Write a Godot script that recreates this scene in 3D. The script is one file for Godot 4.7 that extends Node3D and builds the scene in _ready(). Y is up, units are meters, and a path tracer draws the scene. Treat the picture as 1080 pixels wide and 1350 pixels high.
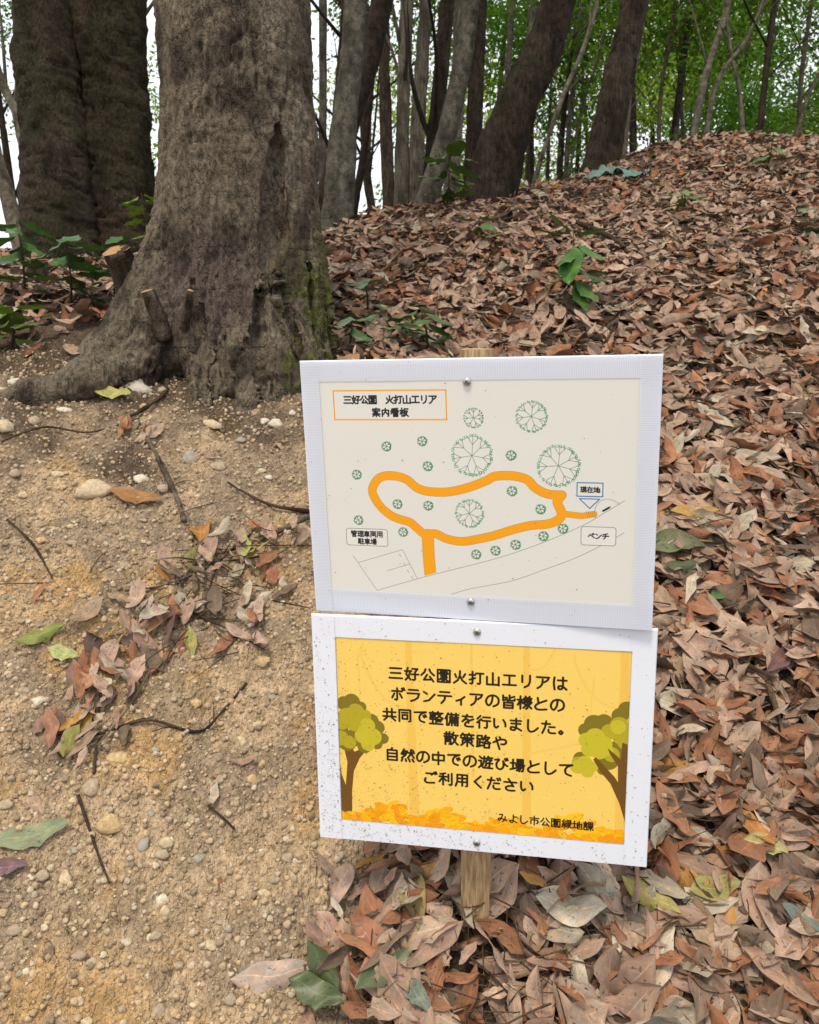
extends Node3D

var rng := RandomNumberGenerator.new()
var n_big := FastNoiseLite.new()
var n_mid := FastNoiseLite.new()
var n_fine := FastNoiseLite.new()
var n_bark := FastNoiseLite.new()
var n_ring := FastNoiseLite.new()
var taken := {}
var mats := {}
var leaf_meshes := []
var stone_meshes := []

func _ready():
	rng.seed = 20240
	# ---------------------------------------------------------------- camera, sky, sun, exposure
	var cam := Camera3D.new()
	cam.name = "camera"
	cam.position = Vector3(0, 1.5, 0)
	cam.rotation_degrees = Vector3(-13.0, 0, 0)
	cam.fov = 63.95
	var optics := CameraAttributesPhysical.new()
	optics.frustum_focal_length = 19.225
	optics.frustum_focus_distance = 1.3
	optics.frustum_near = 0.05
	optics.frustum_far = 600.0
	optics.exposure_aperture = 9.0
	cam.attributes = optics
	cam.far = 600.0
	cam.near = 0.05
	cam.fov = 63.95
	add_child(cam)
	var env := Environment.new()
	var sky := Sky.new()
	var sm := ProceduralSkyMaterial.new()
	sm.sky_top_color = Color(0.92, 0.94, 0.965)
	sm.sky_horizon_color = Color(0.95, 0.965, 0.985)
	sm.sky_curve = 0.2
	sm.ground_bottom_color = Color(0.30, 0.29, 0.26)
	sm.ground_horizon_color = Color(0.62, 0.64, 0.62)
	sm.sky_energy_multiplier = 1.0
	sky.sky_material = sm
	env.background_mode = Environment.BG_SKY
	env.sky = sky
	env.background_energy_multiplier = 0.8
	env.tonemap_mode = Environment.TONE_MAPPER_LINEAR
	env.tonemap_exposure = 1.85
	env.sdfgi_enabled = true
	env.ssao_enabled = true
	env.ssil_enabled = true
	var we := WorldEnvironment.new()
	we.name = "world_environment"
	we.environment = env
	add_child(we)
	var sun := DirectionalLight3D.new()
	sun.name = "sun"
	sun.light_energy = 0.5
	sun.light_angular_distance = 14.0
	sun.light_color = Color(1.0, 0.95, 0.87)
	sun.shadow_enabled = true
	sun.rotation_degrees = Vector3(-68, -25, 0)
	add_child(sun)
	# ---------------------------------------------------------------- structure
	noises()
	profiles()
	make_materials()
	build_ground()
	print("ground ", Time.get_ticks_msec())
	hero_tree()
	print("hero ", Time.get_ticks_msec())
	wood()
	print("wood ", Time.get_ticks_msec())
	# ---------------------------------------------------------------- objects
	notice_sign()
	print("sign ", Time.get_ticks_msec())
	for i in 16:
		leaf_meshes.append(leaf_mesh(i))
	for i in 5:
		stone_meshes.append(stone_mesh(i))
	stones()
	twigs()
	plants()
	marked_leaves()
	litter()
	print("litter ", Time.get_ticks_msec())

# ------------------------------------------------------------------ helpers
func noises():
	for a in [[n_big, 0.9, 3], [n_mid, 5.0, 4], [n_fine, 34.0, 3], [n_bark, 9.0, 4], [n_ring, 6.0, 3]]:
		var n: FastNoiseLite = a[0]
		n.noise_type = FastNoiseLite.TYPE_SIMPLEX_SMOOTH
		n.frequency = a[1]
		n.fractal_type = FastNoiseLite.FRACTAL_FBM
		n.fractal_octaves = a[2]
		n.seed = 11 + int(a[1] * 7.0)

func numbered(called: String) -> String:
	if not taken.has(called):
		taken[called] = 0
		return called
	taken[called] += 1
	return "%s_%03d" % [called, taken[called]]

func tag(o: Node, label: String, category: String, group := "", kind := ""):
	if label: o.set_meta("label", label)
	if category: o.set_meta("category", category)
	if group: o.set_meta("group", group)
	if kind: o.set_meta("kind", kind)

func thing(called: String, label: String, category: String, at := Vector3.ZERO, group := "") -> Node3D:
	var o := Node3D.new()
	o.name = numbered(called)
	o.position = at
	add_child(o)
	tag(o, label, category, group)
	return o

func mi(called: String, mesh: Mesh, m: Material, parent: Node = null) -> MeshInstance3D:
	var o := MeshInstance3D.new()
	o.mesh = mesh
	if m: o.material_override = m
	if parent == null:
		o.name = numbered(called)
		add_child(o)
	else:
		o.name = called
		parent.add_child(o, true)
	return o

func srgb(r: float, g: float, b: float) -> Color:
	return Color(r, g, b).linear_to_srgb()

func noise_tex(freq: float, oct: int, lo: Color, hi: Color, sd: int, kind := FastNoiseLite.TYPE_SIMPLEX_SMOOTH, px := 512) -> Texture2D:
	var n := FastNoiseLite.new()
	n.noise_type = kind
	n.seed = sd
	n.frequency = freq
	n.fractal_type = FastNoiseLite.FRACTAL_FBM
	n.fractal_octaves = oct
	n.fractal_gain = 0.6
	var t := NoiseTexture2D.new()
	t.width = px
	t.height = px
	t.seamless = true
	t.noise = n
	var g := Gradient.new()
	g.set_color(0, lo)
	g.set_color(1, hi)
	t.color_ramp = g
	return t

func bark_images(n: int, sd: int) -> Array:
	# grain, cracks and pale specks, each a seamless noise, mixed pixel by pixel
	var lay_ := []
	for a in [[FastNoiseLite.TYPE_SIMPLEX_SMOOTH, 0.025, 5], [FastNoiseLite.TYPE_CELLULAR, 0.035, 2], [FastNoiseLite.TYPE_SIMPLEX_SMOOTH, 0.22, 2], [FastNoiseLite.TYPE_SIMPLEX_SMOOTH, 0.008, 3]]:
		var f := FastNoiseLite.new()
		f.noise_type = a[0]
		f.frequency = a[1]
		f.fractal_octaves = a[2]
		f.seed = sd + lay_.size()
		f.cellular_return_type = FastNoiseLite.RETURN_DISTANCE2_SUB
		f.domain_warp_enabled = a[0] == FastNoiseLite.TYPE_CELLULAR
		f.domain_warp_amplitude = 18.0
		f.domain_warp_frequency = 0.02
		lay_.append(f.get_seamless_image(n, n))
	var t := Image.create(n, n, false, Image.FORMAT_RGB8)
	var h := Image.create(n, n, false, Image.FORMAT_RGB8)
	for y in n:
		for x in n:
			var g: float = lay_[0].get_pixel(x, y).r
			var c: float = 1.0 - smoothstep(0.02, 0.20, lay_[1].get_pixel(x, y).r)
			var s: float = lay_[2].get_pixel(x, y).r
			var b: float = lay_[3].get_pixel(x, y).r
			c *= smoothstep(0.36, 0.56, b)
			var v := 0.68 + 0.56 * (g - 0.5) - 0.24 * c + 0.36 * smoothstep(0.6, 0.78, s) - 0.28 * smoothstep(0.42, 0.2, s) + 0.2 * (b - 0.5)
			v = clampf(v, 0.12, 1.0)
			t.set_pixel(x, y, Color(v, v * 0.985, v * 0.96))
			var q := clampf(0.55 + 0.5 * (g - 0.5) - 0.55 * c + 0.45 * (s - 0.5), 0.0, 1.0)
			h.set_pixel(x, y, Color(q, q, q))
	return [ImageTexture.create_from_image(t), ImageTexture.create_from_image(h)]

func tri_mat(tex: Texture2D, bump: Texture2D, scale: Vector3, relief: float, rough := 0.95, tint := Color.WHITE) -> StandardMaterial3D:
	var m := StandardMaterial3D.new()
	m.albedo_color = tint
	m.albedo_texture = tex
	m.vertex_color_use_as_albedo = true
	m.roughness = rough
	m.metallic_specular = 0.25
	m.uv1_triplanar = true
	m.uv1_world_triplanar = true
	m.uv1_scale = scale
	if bump:
		m.heightmap_enabled = true
		m.heightmap_texture = bump
		m.heightmap_scale = relief
	return m

func plain(c: Color, rough := 0.8, spec := 0.4) -> StandardMaterial3D:
	var m := StandardMaterial3D.new()
	m.albedo_color = c.linear_to_srgb()
	m.roughness = rough
	m.metallic_specular = spec
	return m

func make_materials():
	var soil_t := noise_tex(0.05, 6, Color(0.52, 0.49, 0.46), Color(1, 1, 1), 3)
	var soil_b := noise_tex(0.06, 6, Color.BLACK, Color.WHITE, 5)
	mats.soil = tri_mat(soil_t, soil_b, Vector3(3.0, 3.0, 3.0), 1.6, 1.0)
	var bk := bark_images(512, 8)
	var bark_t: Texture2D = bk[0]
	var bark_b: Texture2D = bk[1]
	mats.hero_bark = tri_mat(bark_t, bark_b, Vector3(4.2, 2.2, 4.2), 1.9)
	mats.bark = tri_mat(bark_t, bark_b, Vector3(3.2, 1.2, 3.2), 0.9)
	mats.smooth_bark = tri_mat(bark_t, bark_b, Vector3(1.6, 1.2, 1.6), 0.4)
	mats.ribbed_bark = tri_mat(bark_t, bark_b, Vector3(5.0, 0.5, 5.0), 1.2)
	mats.stone = tri_mat(noise_tex(0.02, 5, Color(0.7, 0.68, 0.65), Color(1, 1, 1), 12), soil_b, Vector3(9, 9, 9), 0.15, 0.85)
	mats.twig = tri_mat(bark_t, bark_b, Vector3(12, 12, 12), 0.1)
	mats.cut = tri_mat(noise_tex(0.03, 4, Color(0.72, 0.66, 0.6), Color(1, 1, 1), 14), null, Vector3(14, 14, 14), 0.0, 0.9)
	var lt := leaf_texture(0)
	var lt2 := leaf_texture(1)
	mats.leaf_tex = [lt, lt2]
	for k in 2:
		var m := StandardMaterial3D.new()
		m.albedo_texture = mats.leaf_tex[k]
		m.vertex_color_use_as_albedo = true
		m.roughness = 0.75 if k == 0 else 0.6
		m.metallic_specular = 0.3
		mats["litter%d" % k] = m
	var fol := StandardMaterial3D.new()
	fol.vertex_color_use_as_albedo = true
	fol.roughness = 0.8
	fol.metallic_specular = 0.15
	fol.backlight_enabled = true
	fol.backlight = srgb(0.80, 1.0, 0.20)
	mats.foliage = fol

func leaf_mat(c: Color, rough := 0.7, tex := 0, glow := Color.BLACK) -> StandardMaterial3D:
	var key := "leaf%s%.2f%d" % [str(c), rough, tex]
	if not mats.has(key):
		var m := StandardMaterial3D.new()
		m.albedo_texture = mats.leaf_tex[tex]
		m.albedo_color = c.linear_to_srgb()
		m.roughness = rough
		m.metallic_specular = 0.35
		if glow != Color.BLACK:
			m.backlight_enabled = true
			m.backlight = glow.linear_to_srgb()
		mats[key] = m
	return mats[key]

# ------------------------------------------------------------------ ground
const PD := [-3.0, 0.0, 0.6, 1.15, 1.8, 2.6, 3.5, 4.5, 5.5, 6.5, 8.0, 12.0, 20.0, 40.0, 200.0]
const PL := [-0.1, -0.1, 0.15, 0.5, 0.93, 1.32, 1.61, 1.82, 1.90, 1.80, 1.4, 0.0, -3.0, -10.0, -14.0]
const PM := [-0.1, -0.1, 0.15, 0.5, 0.85, 1.25, 1.66, 2.04, 2.22, 2.25, 2.1, 0.8, -2.0, -9.0, -14.0]
const PR := [-0.1, -0.1, 0.15, 0.5, 0.84, 1.25, 1.69, 2.12, 2.49, 2.80, 3.0, 2.7, 2.0, 1.0, -4.0]
var tab_l := PackedFloat32Array()
var tab_m := PackedFloat32Array()
var tab_r := PackedFloat32Array()

func profile(y: Array, d: float) -> float:
	d = clampf(d, PD[0], 199.99)
	var i := 0
	while d >= PD[i + 1]: i += 1
	var s := [0.0, 0.0]
	for k in 2:
		var j := i + k
		if j > 0 and j < PD.size() - 1:
			s[k] = ((y[j + 1] - y[j]) / (PD[j + 1] - PD[j]) + (y[j] - y[j - 1]) / (PD[j] - PD[j - 1])) / 2.0
	var h: float = PD[i + 1] - PD[i]
	var t: float = (d - PD[i]) / h
	return (2 * t * t * t - 3 * t * t + 1) * y[i] + (t * t * t - 2 * t * t + t) * h * s[0] + (3 * t * t - 2 * t * t * t) * y[i + 1] + (t * t * t - t * t) * h * s[1]

func profiles():
	for i in 10200:
		var d := -3.0 + i * 0.02
		tab_l.append(profile(PL, d))
		tab_m.append(profile(PM, d))
		tab_r.append(profile(PR, d))

func slope_y(x: float, z: float) -> float:
	var f := clampf((-z + 3.0) / 0.02, 0.0, 10198.0)
	var i := int(f)
	var t := f - i
	var l := lerpf(tab_l[i], tab_l[i + 1], t)
	var m := lerpf(tab_m[i], tab_m[i + 1], t)
	var r := lerpf(tab_r[i], tab_r[i + 1], t)
	return l + (m - l) * smoothstep(-1.5, 0.5, x) + (r - m) * smoothstep(0.0, 2.5, x)

func litter_share(x: float, z: float) -> float:
	# 1 where leaves cover the slope, 0 on the trodden clay
	var d := -z
	var edge := -0.085 if d < 1.3 else lerpf(-0.085, -0.24, clampf((d - 1.3) / 1.3, 0.0, 1.0))
	var wob := n_mid.get_noise_2d(x * 0.8 + 3.0, z * 0.8) * 0.10 + n_mid.get_noise_2d(x * 3.0, z * 3.0 + 9.0) * 0.03
	var a := smoothstep(-0.05, 0.06, x - edge + wob)
	var back := smoothstep(2.75, 3.25, d + wob * 2.0)
	return maxf(a, back)

func ground_y(x: float, z: float) -> float:
	var y := slope_y(x, z)
	y += n_big.get_noise_2d(x, z) * lerpf(0.012, 0.05, smoothstep(1.5, 2.6, -z))
	var bare := 1.0 - litter_share(x, z)
	y += n_mid.get_noise_2d(x, z) * (0.018 + 0.014 * bare)
	if bare > 0.02 and z > -4.0:
		y += bare * (n_fine.get_noise_2d(x, z) * 0.010 + absf(n_fine.get_noise_2d(x * 0.45 + 7.0, z * 0.45)) * 0.014)
	return y

func ground_normal(x: float, z: float) -> Vector3:
	var e := 0.03
	return Vector3(slope_y(x - e, z) - slope_y(x + e, z), 2 * e, slope_y(x, z - e) - slope_y(x, z + e)).normalized()

func steps(a: float, b: float, fine: float, lo: float, hi: float, grow: float) -> PackedFloat32Array:
	# grid lines that are FINE apart between a and b and grow outward to lo and hi
	var out := PackedFloat32Array()
	var v := a
	var s := fine
	while v > lo:
		s *= grow
		v -= s
		out.append(v)
	out.reverse()
	v = a
	while v < b:
		out.append(v)
		v += fine
	s = fine
	while v < hi:
		out.append(v)
		s *= grow
		v += s
	out.append(v)
	return out

func build_ground():
	var xs := steps(-1.35, 0.15, 0.0075, -260.0, 260.0, 1.05)
	var zs := steps(-2.9, -0.85, 0.0075, -260.0, 60.0, 1.05)
	var nx := xs.size()
	var nz := zs.size()
	var vs := PackedVector3Array()
	var cs := PackedColorArray()
	var ns := PackedVector3Array()
	vs.resize(nx * nz)
	cs.resize(nx * nz)
	ns.resize(nx * nz)
	var clay := Color(0.75, 0.56, 0.36)
	var ochre := Color(0.76, 0.50, 0.24)
	var grey := Color(0.50, 0.39, 0.275)
	var humus := Color(0.12, 0.085, 0.06)
	for j in nz:
		for i in nx:
			var x := xs[i]
			var z := zs[j]
			vs[j * nx + i] = Vector3(x, ground_y(x, z), z)
			var c := clay
			if absf(x) < 30.0 and z > -40.0:
				var a := n_mid.get_noise_2d(x * 0.5 + 40.0, z * 0.5)
				var b := n_mid.get_noise_2d(x * 0.9 - 20.0, z * 0.9 + 15.0)
				c = c.lerp(ochre, smoothstep(-0.05, 0.36, a))
				c = c.lerp(grey, smoothstep(-0.02, 0.4, b + 0.1) * 0.8)
				c = c.lerp(grey, smoothstep(1.75, 2.35, -z + b * 0.9) * 0.75)
				var h := smoothstep(2.2, 2.6, -z + a * 0.55 + b * 0.3)
				c = c.lerp(humus, maxf(h * 0.8, litter_share(x, z)))
				c = c * (0.95 + 0.4 * n_fine.get_noise_2d(x * 0.6, z * 0.6))
			else:
				c = humus
			c.a = 1.0
			cs[j * nx + i] = c
	for j in nz:
		for i in nx:
			var i0 := maxi(i - 1, 0)
			var i1 := mini(i + 1, nx - 1)
			var j0 := maxi(j - 1, 0)
			var j1 := mini(j + 1, nz - 1)
			var dx := vs[j * nx + i1] - vs[j * nx + i0]
			var dz := vs[j1 * nx + i] - vs[j0 * nx + i]
			ns[j * nx + i] = dz.cross(dx).normalized()
	var idx := PackedInt32Array()
	for j in nz - 1:
		for i in nx - 1:
			var a := j * nx + i
			idx.append_array([a, a + 1, a + nx, a + 1, a + nx + 1, a + nx])
	var g := mi("ground", arrays_mesh(vs, ns, cs, idx), mats.soil)
	tag(g, "bare tan clay slope running into leaf covered hillside", "ground", "", "structure")

func arrays_mesh(vs, ns, cs, idx, uvs = null) -> ArrayMesh:
	var arr := []
	arr.resize(Mesh.ARRAY_MAX)
	arr[Mesh.ARRAY_VERTEX] = vs
	arr[Mesh.ARRAY_NORMAL] = ns
	if cs != null: arr[Mesh.ARRAY_COLOR] = cs
	if uvs != null: arr[Mesh.ARRAY_TEX_UV] = uvs
	arr[Mesh.ARRAY_INDEX] = idx
	var m := ArrayMesh.new()
	m.add_surface_from_arrays(Mesh.PRIMITIVE_TRIANGLES, arr)
	return m

# ------------------------------------------------------------------ the big tree: a field of tapered capsules, meshed as surface nets
const HB := Vector3(-0.565, 1.28, -2.92)
var caps := []      # [a, b, ra, rb, k, ylo, yhi]
var cuts := []      # [a, b, r, k]

func cap(a: Vector3, b: Vector3, ra: float, rb: float, k := 0.06):
	var m := maxf(ra, rb) + 0.12
	caps.append([a, b - a, ra, rb - ra, k, minf(a.y, b.y) - m, maxf(a.y, b.y) + m, 1.0 / (b - a).length_squared()])

func facing(deg: float, r: float, h: float) -> Vector3:
	# a point on the trunk, deg to the right of the side that faces the path
	var t := deg_to_rad(deg) + atan2(0.19, 0.98)
	return Vector3(sin(t) * r, h, cos(t) * r)

func field(p: Vector3) -> float:
	var d := 1.0
	for c in caps:
		if p.y < c[5] or p.y > c[6]: continue
		var ap: Vector3 = p - c[0]
		var ab: Vector3 = c[1]
		var t: float = clampf(ap.dot(ab) * c[7], 0.0, 1.0)
		var e: float = (ap - ab * t).length() - c[2] - c[3] * t
		var k: float = c[4]
		var h := maxf(k - absf(d - e), 0.0) / k
		d = minf(d, e) - h * h * k * 0.25
	for c in cuts:
		if p.y < c[4] or p.y > c[5]: continue
		var ap: Vector3 = p - c[0]
		var ab: Vector3 = c[1]
		var t: float = clampf(ap.dot(ab) * c[6], 0.0, 1.0)
		var e: float = c[2] - (ap - ab * t).length()
		var k: float = c[3]
		var h := maxf(k - absf(d - e), 0.0) / k
		d = maxf(d, e) + h * h * k * 0.25
	return d

func hero_tree():
	# column
	cap(Vector3(0, -0.35, 0), Vector3(0.0, 0.3, 0), 0.285, 0.268)
	cap(Vector3(0.0, 0.3, 0), Vector3(0.005, 0.75, 0), 0.268, 0.245)
	cap(Vector3(0.005, 0.75, 0), Vector3(0.0, 1.7, 0), 0.245, 0.24)
	# mossy lobe on the right, with a groove in front of it
	cap(facing(62, 0.24, -0.2), facing(58, 0.21, 0.35), 0.115, 0.095, 0.035)
	cap(facing(58, 0.21, 0.35), facing(52, 0.165, 0.78), 0.095, 0.075, 0.04)
	cap(facing(85, 0.2, 0.1), facing(95, 0.4, -0.25), 0.1, 0.06, 0.08)
	# front toes
	cap(facing(-8, 0.17, 0.36), facing(2, 0.38, -0.12), 0.09, 0.085, 0.07)
	cap(facing(16, 0.17, 0.4), facing(24, 0.36, -0.12), 0.09, 0.075, 0.05)
	cap(facing(38, 0.2, 0.3), facing(44, 0.36, -0.15), 0.075, 0.07, 0.04)
	cap(facing(-32, 0.2, 0.3), facing(-24, 0.40, -0.10), 0.08, 0.06, 0.06)
	# left buttress and the two roots that run out of it
	cap(Vector3(-0.12, 0.55, 0.0), Vector3(-0.30, 0.27, 0.03), 0.15, 0.12, 0.12)
	cap(Vector3(-0.30, 0.27, 0.03), Vector3(-0.47, 0.08, 0.10), 0.11, 0.085, 0.08)
	cap(Vector3(-0.47, 0.08, 0.10), Vector3(-0.62, -0.08, 0.20), 0.085, 0.05, 0.06)
	cap(Vector3(-0.62, -0.08, 0.20), Vector3(-0.80, -0.2, 0.30), 0.06, 0.04, 0.06)
	cap(Vector3(-0.14, 0.25, 0.16), Vector3(-0.27, 0.10, 0.27), 0.10, 0.075, 0.08)
	cap(Vector3(-0.27, 0.10, 0.27), Vector3(-0.42, 0.045, 0.37), 0.075, 0.06, 0.05)
	cap(Vector3(-0.42, 0.045, 0.37), Vector3(-0.58, 0.0, 0.43), 0.06, 0.045, 0.05)
	cap(Vector3(-0.58, 0.0, 0.43), Vector3(-0.72, -0.04, 0.46), 0.045, 0.03, 0.05)
	cap(Vector3(-0.72, -0.04, 0.46), Vector3(-0.86, -0.12, 0.46), 0.03, 0.02, 0.05)
	# back roots
	cap(Vector3(0.0, 0.2, -0.15), Vector3(0.05, 0.05, -0.5), 0.12, 0.05, 0.1)
	# grooves and holes
	var grooves := [
		[[[28, 0.80], [28, 0.74], [22, 0.63], [19, 0.50], [16, 0.41], [12, 0.32]], 0.032, -0.018],
		[[[33, 0.62], [30, 0.52], [24, 0.44], [22, 0.30]], 0.022, -0.014],
		[[[7, 0.30], [7, 0.19], [6, 0.06], [6, -0.1]], 0.026, -0.012],
		[[[26, 0.24], [30, 0.12], [33, -0.1]], 0.028, -0.012],
		[[[0, 0.16], [3, 0.05], [3, -0.1]], 0.02, -0.012],
		[[[-12, 0.17], [-11, 0.06], [-9, -0.1]], 0.03, -0.012],
		[[[-34, 0.34], [-30, 0.24], [-24, 0.12], [-20, -0.05]], 0.026, -0.012],
		[[[-17, 0.36], [-20, 0.26], [-17, 0.16]], 0.014, 0.004],
		[[[12, 0.325], [22, 0.315], [30, 0.34]], 0.012, 0.003],
		[[[46, 0.4], [44, 0.2], [48, -0.1]], 0.024, -0.012],
		[[[60, 0.5], [66, 0.2], [70, -0.1]], 0.016, -0.012],
		[[[-21, 0.99], [-20, 0.95], [-21, 0.91]], 0.013, 0.004],
		[[[-28, 1.0], [-29, 0.93]], 0.009, 0.003],
		[[[-20, 0.868], [-17, 0.855]], 0.016, 0.006],
		[[[-40, 0.79], [-37, 0.77]], 0.012, 0.004],
		[[[-22, 0.80], [-15, 0.79]], 0.009, 0.003],
		[[[36, 1.03], [20, 1.06], [8, 1.05]], 0.008, 0.003],
		[[[30, 0.97], [33, 0.95]], 0.012, 0.004],
	]
	var made := []
	for g in grooves:
		for i in g[0].size() - 1:
			var e := []
			for q in [g[0][i], g[0][i + 1]]:
				var rr := 0.62
				while rr > 0.15 and field(facing(q[0], rr, q[1])) > 0.0: rr -= 0.006
				e.append(facing(q[0], rr + g[2], q[1]))
			var w: float = g[1] * (0.55 if i == 0 or i == g[0].size() - 2 else 1.0)
			made.append([e[0], e[1] - e[0], w, w * 0.6, minf(e[0].y, e[1].y) - 0.09, maxf(e[0].y, e[1].y) + 0.09, 1.0 / (e[1] - e[0]).length_squared()])
	cuts = made
	# knot lips
	cap(facing(-24, 0.235, 0.875), facing(-15, 0.235, 0.9), 0.02, 0.02, 0.04)
	cap(facing(-23, 0.238, 0.8), facing(-14, 0.238, 0.79), 0.014, 0.012, 0.04)
	var root := thing("big_tree", "thick grey-brown trunk with spreading roots and mossy right side", "tree", HB)
	var st := nets(Vector3(-0.95, -0.32, -0.62), Vector3(0.55, 1.62, 0.58), 0.0085)
	var vs: PackedVector3Array = st[0]
	var ns: PackedVector3Array = st[1]
	var idx: PackedInt32Array = st[2]
	var cs := PackedColorArray()
	cs.resize(vs.size())
	var base_c := Color(0.40, 0.33, 0.25)
	var dark_c := Color(0.155, 0.125, 0.10)
	var warm_c := Color(0.255, 0.19, 0.175)
	var moss_c := Color(0.21, 0.235, 0.06)
	var pale_c := Color(0.55, 0.48, 0.385)
	for i in vs.size():
		var p := vs[i]
		var n := ns[i]
		var flute := n_bark.get_noise_3d(p.x * 0.9, p.y * 0.14 + 2.0, p.z * 0.9) * smoothstep(0.75, 0.05, p.y) * smoothstep(-0.45, -0.2, p.x)
		var fold := pow(1.0 - absf(n_bark.get_noise_3d(p.x * 0.8 + 7.0, p.y * 0.1, p.z * 0.8)), 9.0) * smoothstep(0.85, 0.15, p.y) * smoothstep(-0.33, -0.2, p.x)
		var rough := 1.0 - smoothstep(0.5, 0.8, p.y) * 0.3
		var r1 := n_bark.get_noise_3d(p.x * 1.3, p.y * 0.42, p.z * 1.3)
		var r2 := n_ring.get_noise_3d(p.x * 0.9, p.y * 4.2, p.z * 0.9)
		var r3 := n_bark.get_noise_3d(p.x * 3.5, p.y * 2.6, p.z * 3.5)
		var patchy := smoothstep(-0.15, 0.3, n_big.get_noise_3d(p.x * 2.0, p.y * 1.6 + 3.0, p.z * 2.0))
		var crack := 1.0 - smoothstep(0.0, 0.11, absf(n_bark.get_noise_3d(p.x * 0.9 + 4.0, p.y * 0.3, p.z * 0.9)))
		vs[i] = p + n * (r1 * 0.013 + flute * 0.036 - fold * 0.026 + r2 * 0.0035 + r3 * 0.007 * rough * (0.4 + patchy) - crack * 0.013 * (0.25 + patchy))
		var tone := n_bark.get_noise_3d(p.x * 0.5 + 9.0, p.y * 0.35, p.z * 0.5)
		var c := base_c.lerp(dark_c, smoothstep(0.02, 0.45, tone + r1 * 0.25))
		c = c.lerp(pale_c, smoothstep(0.12, 0.5, -tone + r3 * 0.3) * 0.55)
		var side := atan2(p.x, p.z)
		# purplish, worn patch low on the front left
		var pur := 1.0 - smoothstep(0.10, 0.24, Vector2((side + 0.35) * 0.28, p.y - 0.36).length() + tone * 0.12)
		c = c.lerp(warm_c, pur * 0.8)
		# moss on the right lobe, patchy
		var mo := smoothstep(0.6, 1.0, side + r3 * 0.5 + tone * 0.4) * smoothstep(0.72, 0.25, p.y + tone * 0.35) * smoothstep(2.4, 1.9, side)
		c = c.lerp(moss_c, mo * (0.55 + 0.45 * smoothstep(-0.2, 0.3, r1 + r3)))
		c.a = 1.0
		cs[i] = c
	ns = smooth_normals(vs, idx)
	# the part of the trunk above the frame carries on as a tapering stem
	var trunk := mi("trunk", arrays_mesh(vs, ns, cs, idx), mats.hero_bark, root)
	var up := [Vector3(0, 1.5, 0), Vector3(0.02, 2.6, -0.03), Vector3(0.0, 4.2, 0.05), Vector3(0.05, 6.2, 0.0)]
	mi("stem", tube(up, [0.235, 0.225, 0.19, 0.12], 24, 0.12, 0.012, Color(0.16, 0.13, 0.10), 3), mats.hero_bark, root)
	for a in [[Vector3(0, 4.0, 0), Vector3(1.3, 5.6, -0.5)], [Vector3(0.0, 4.6, 0), Vector3(-1.2, 6.2, 0.3)], [Vector3(0.02, 5.2, 0), Vector3(0.2, 6.8, -1.3)]]:
		mi("limb", tube([a[0], (a[0] + a[1]) * 0.5 + Vector3(0, -0.1, 0), a[1]], [0.09, 0.06, 0.03], 10, 0.2, 0.004, Color(0.16, 0.13, 0.1), 5), mats.bark, root)
	crown(root, Vector3(0, 6.6, -0.4), Vector3(1.9, 1.2, 1.7), 40, 0)
	# cut stubs with pale sawn faces
	for s in [[Vector3(-0.375, 0.32, 0.04), Vector3(-0.40, 0.452, 0.10), 0.05, 0.046], [Vector3(-0.20, 0.17, 0.30), Vector3(-0.232, 0.315, 0.335), 0.026, 0.022], [Vector3(-0.135, 0.20, 0.32), Vector3(-0.098, 0.315, 0.35), 0.014, 0.011]]:
		var stub := mi("cut_stub", tube([s[0], (s[0] + s[1]) * 0.5 + Vector3(0.004, 0, 0), s[1]], [s[2] * 1.15, s[2], s[3]], 14, 0.02, 0.003, Color(0.17, 0.13, 0.1), 7), mats.bark, root)
		var ax: Vector3 = (s[1] - s[0]).normalized()
		var f := mi("sawn_face", disc_mesh(s[3] * 0.97, 14, s[3] * 0.12), mats.cut, stub)
		f.transform = Transform3D(Basis(Quaternion(Vector3.UP, ax)), s[1] + ax * 0.0005)
		if s[2] > 0.04: f.set_meta("label", "freshly sawn orange-brown end")

func disc_mesh(r: float, n: int, wob: float) -> ArrayMesh:
	var vs := PackedVector3Array([Vector3(0, 0.001, 0)])
	var ns := PackedVector3Array([Vector3.UP])
	var cs := PackedColorArray([Color(0.5, 0.27, 0.12)])
	var idx := PackedInt32Array()
	for ring in 2:
		for i in n:
			var a := TAU * i / n
			var q := r * (0.6 if ring == 0 else 1.0) + wob * sin(a * 3.0 + 1.0) * ring
			vs.append(Vector3(cos(a) * q, 0.0008 * sin(a * 5.0), sin(a) * q))
			ns.append(Vector3.UP)
			cs.append(Color(0.52, 0.34, 0.18) if ring == 0 else Color(0.40, 0.24, 0.12))
	for i in n:
		var j := (i + 1) % n
		idx.append_array([0, 1 + i, 1 + j, 1 + i, 1 + n + i, 1 + n + j, 1 + i, 1 + n + j, 1 + j])
	return arrays_mesh(vs, ns, cs, idx)

func smooth_normals(vs: PackedVector3Array, idx: PackedInt32Array) -> PackedVector3Array:
	var ns := PackedVector3Array()
	ns.resize(vs.size())
	for t in range(0, idx.size(), 3):
		var n := (vs[idx[t + 2]] - vs[idx[t]]).cross(vs[idx[t + 1]] - vs[idx[t]])
		ns[idx[t]] += n
		ns[idx[t + 1]] += n
		ns[idx[t + 2]] += n
	for i in ns.size():
		ns[i] = ns[i].normalized()
	return ns

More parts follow.
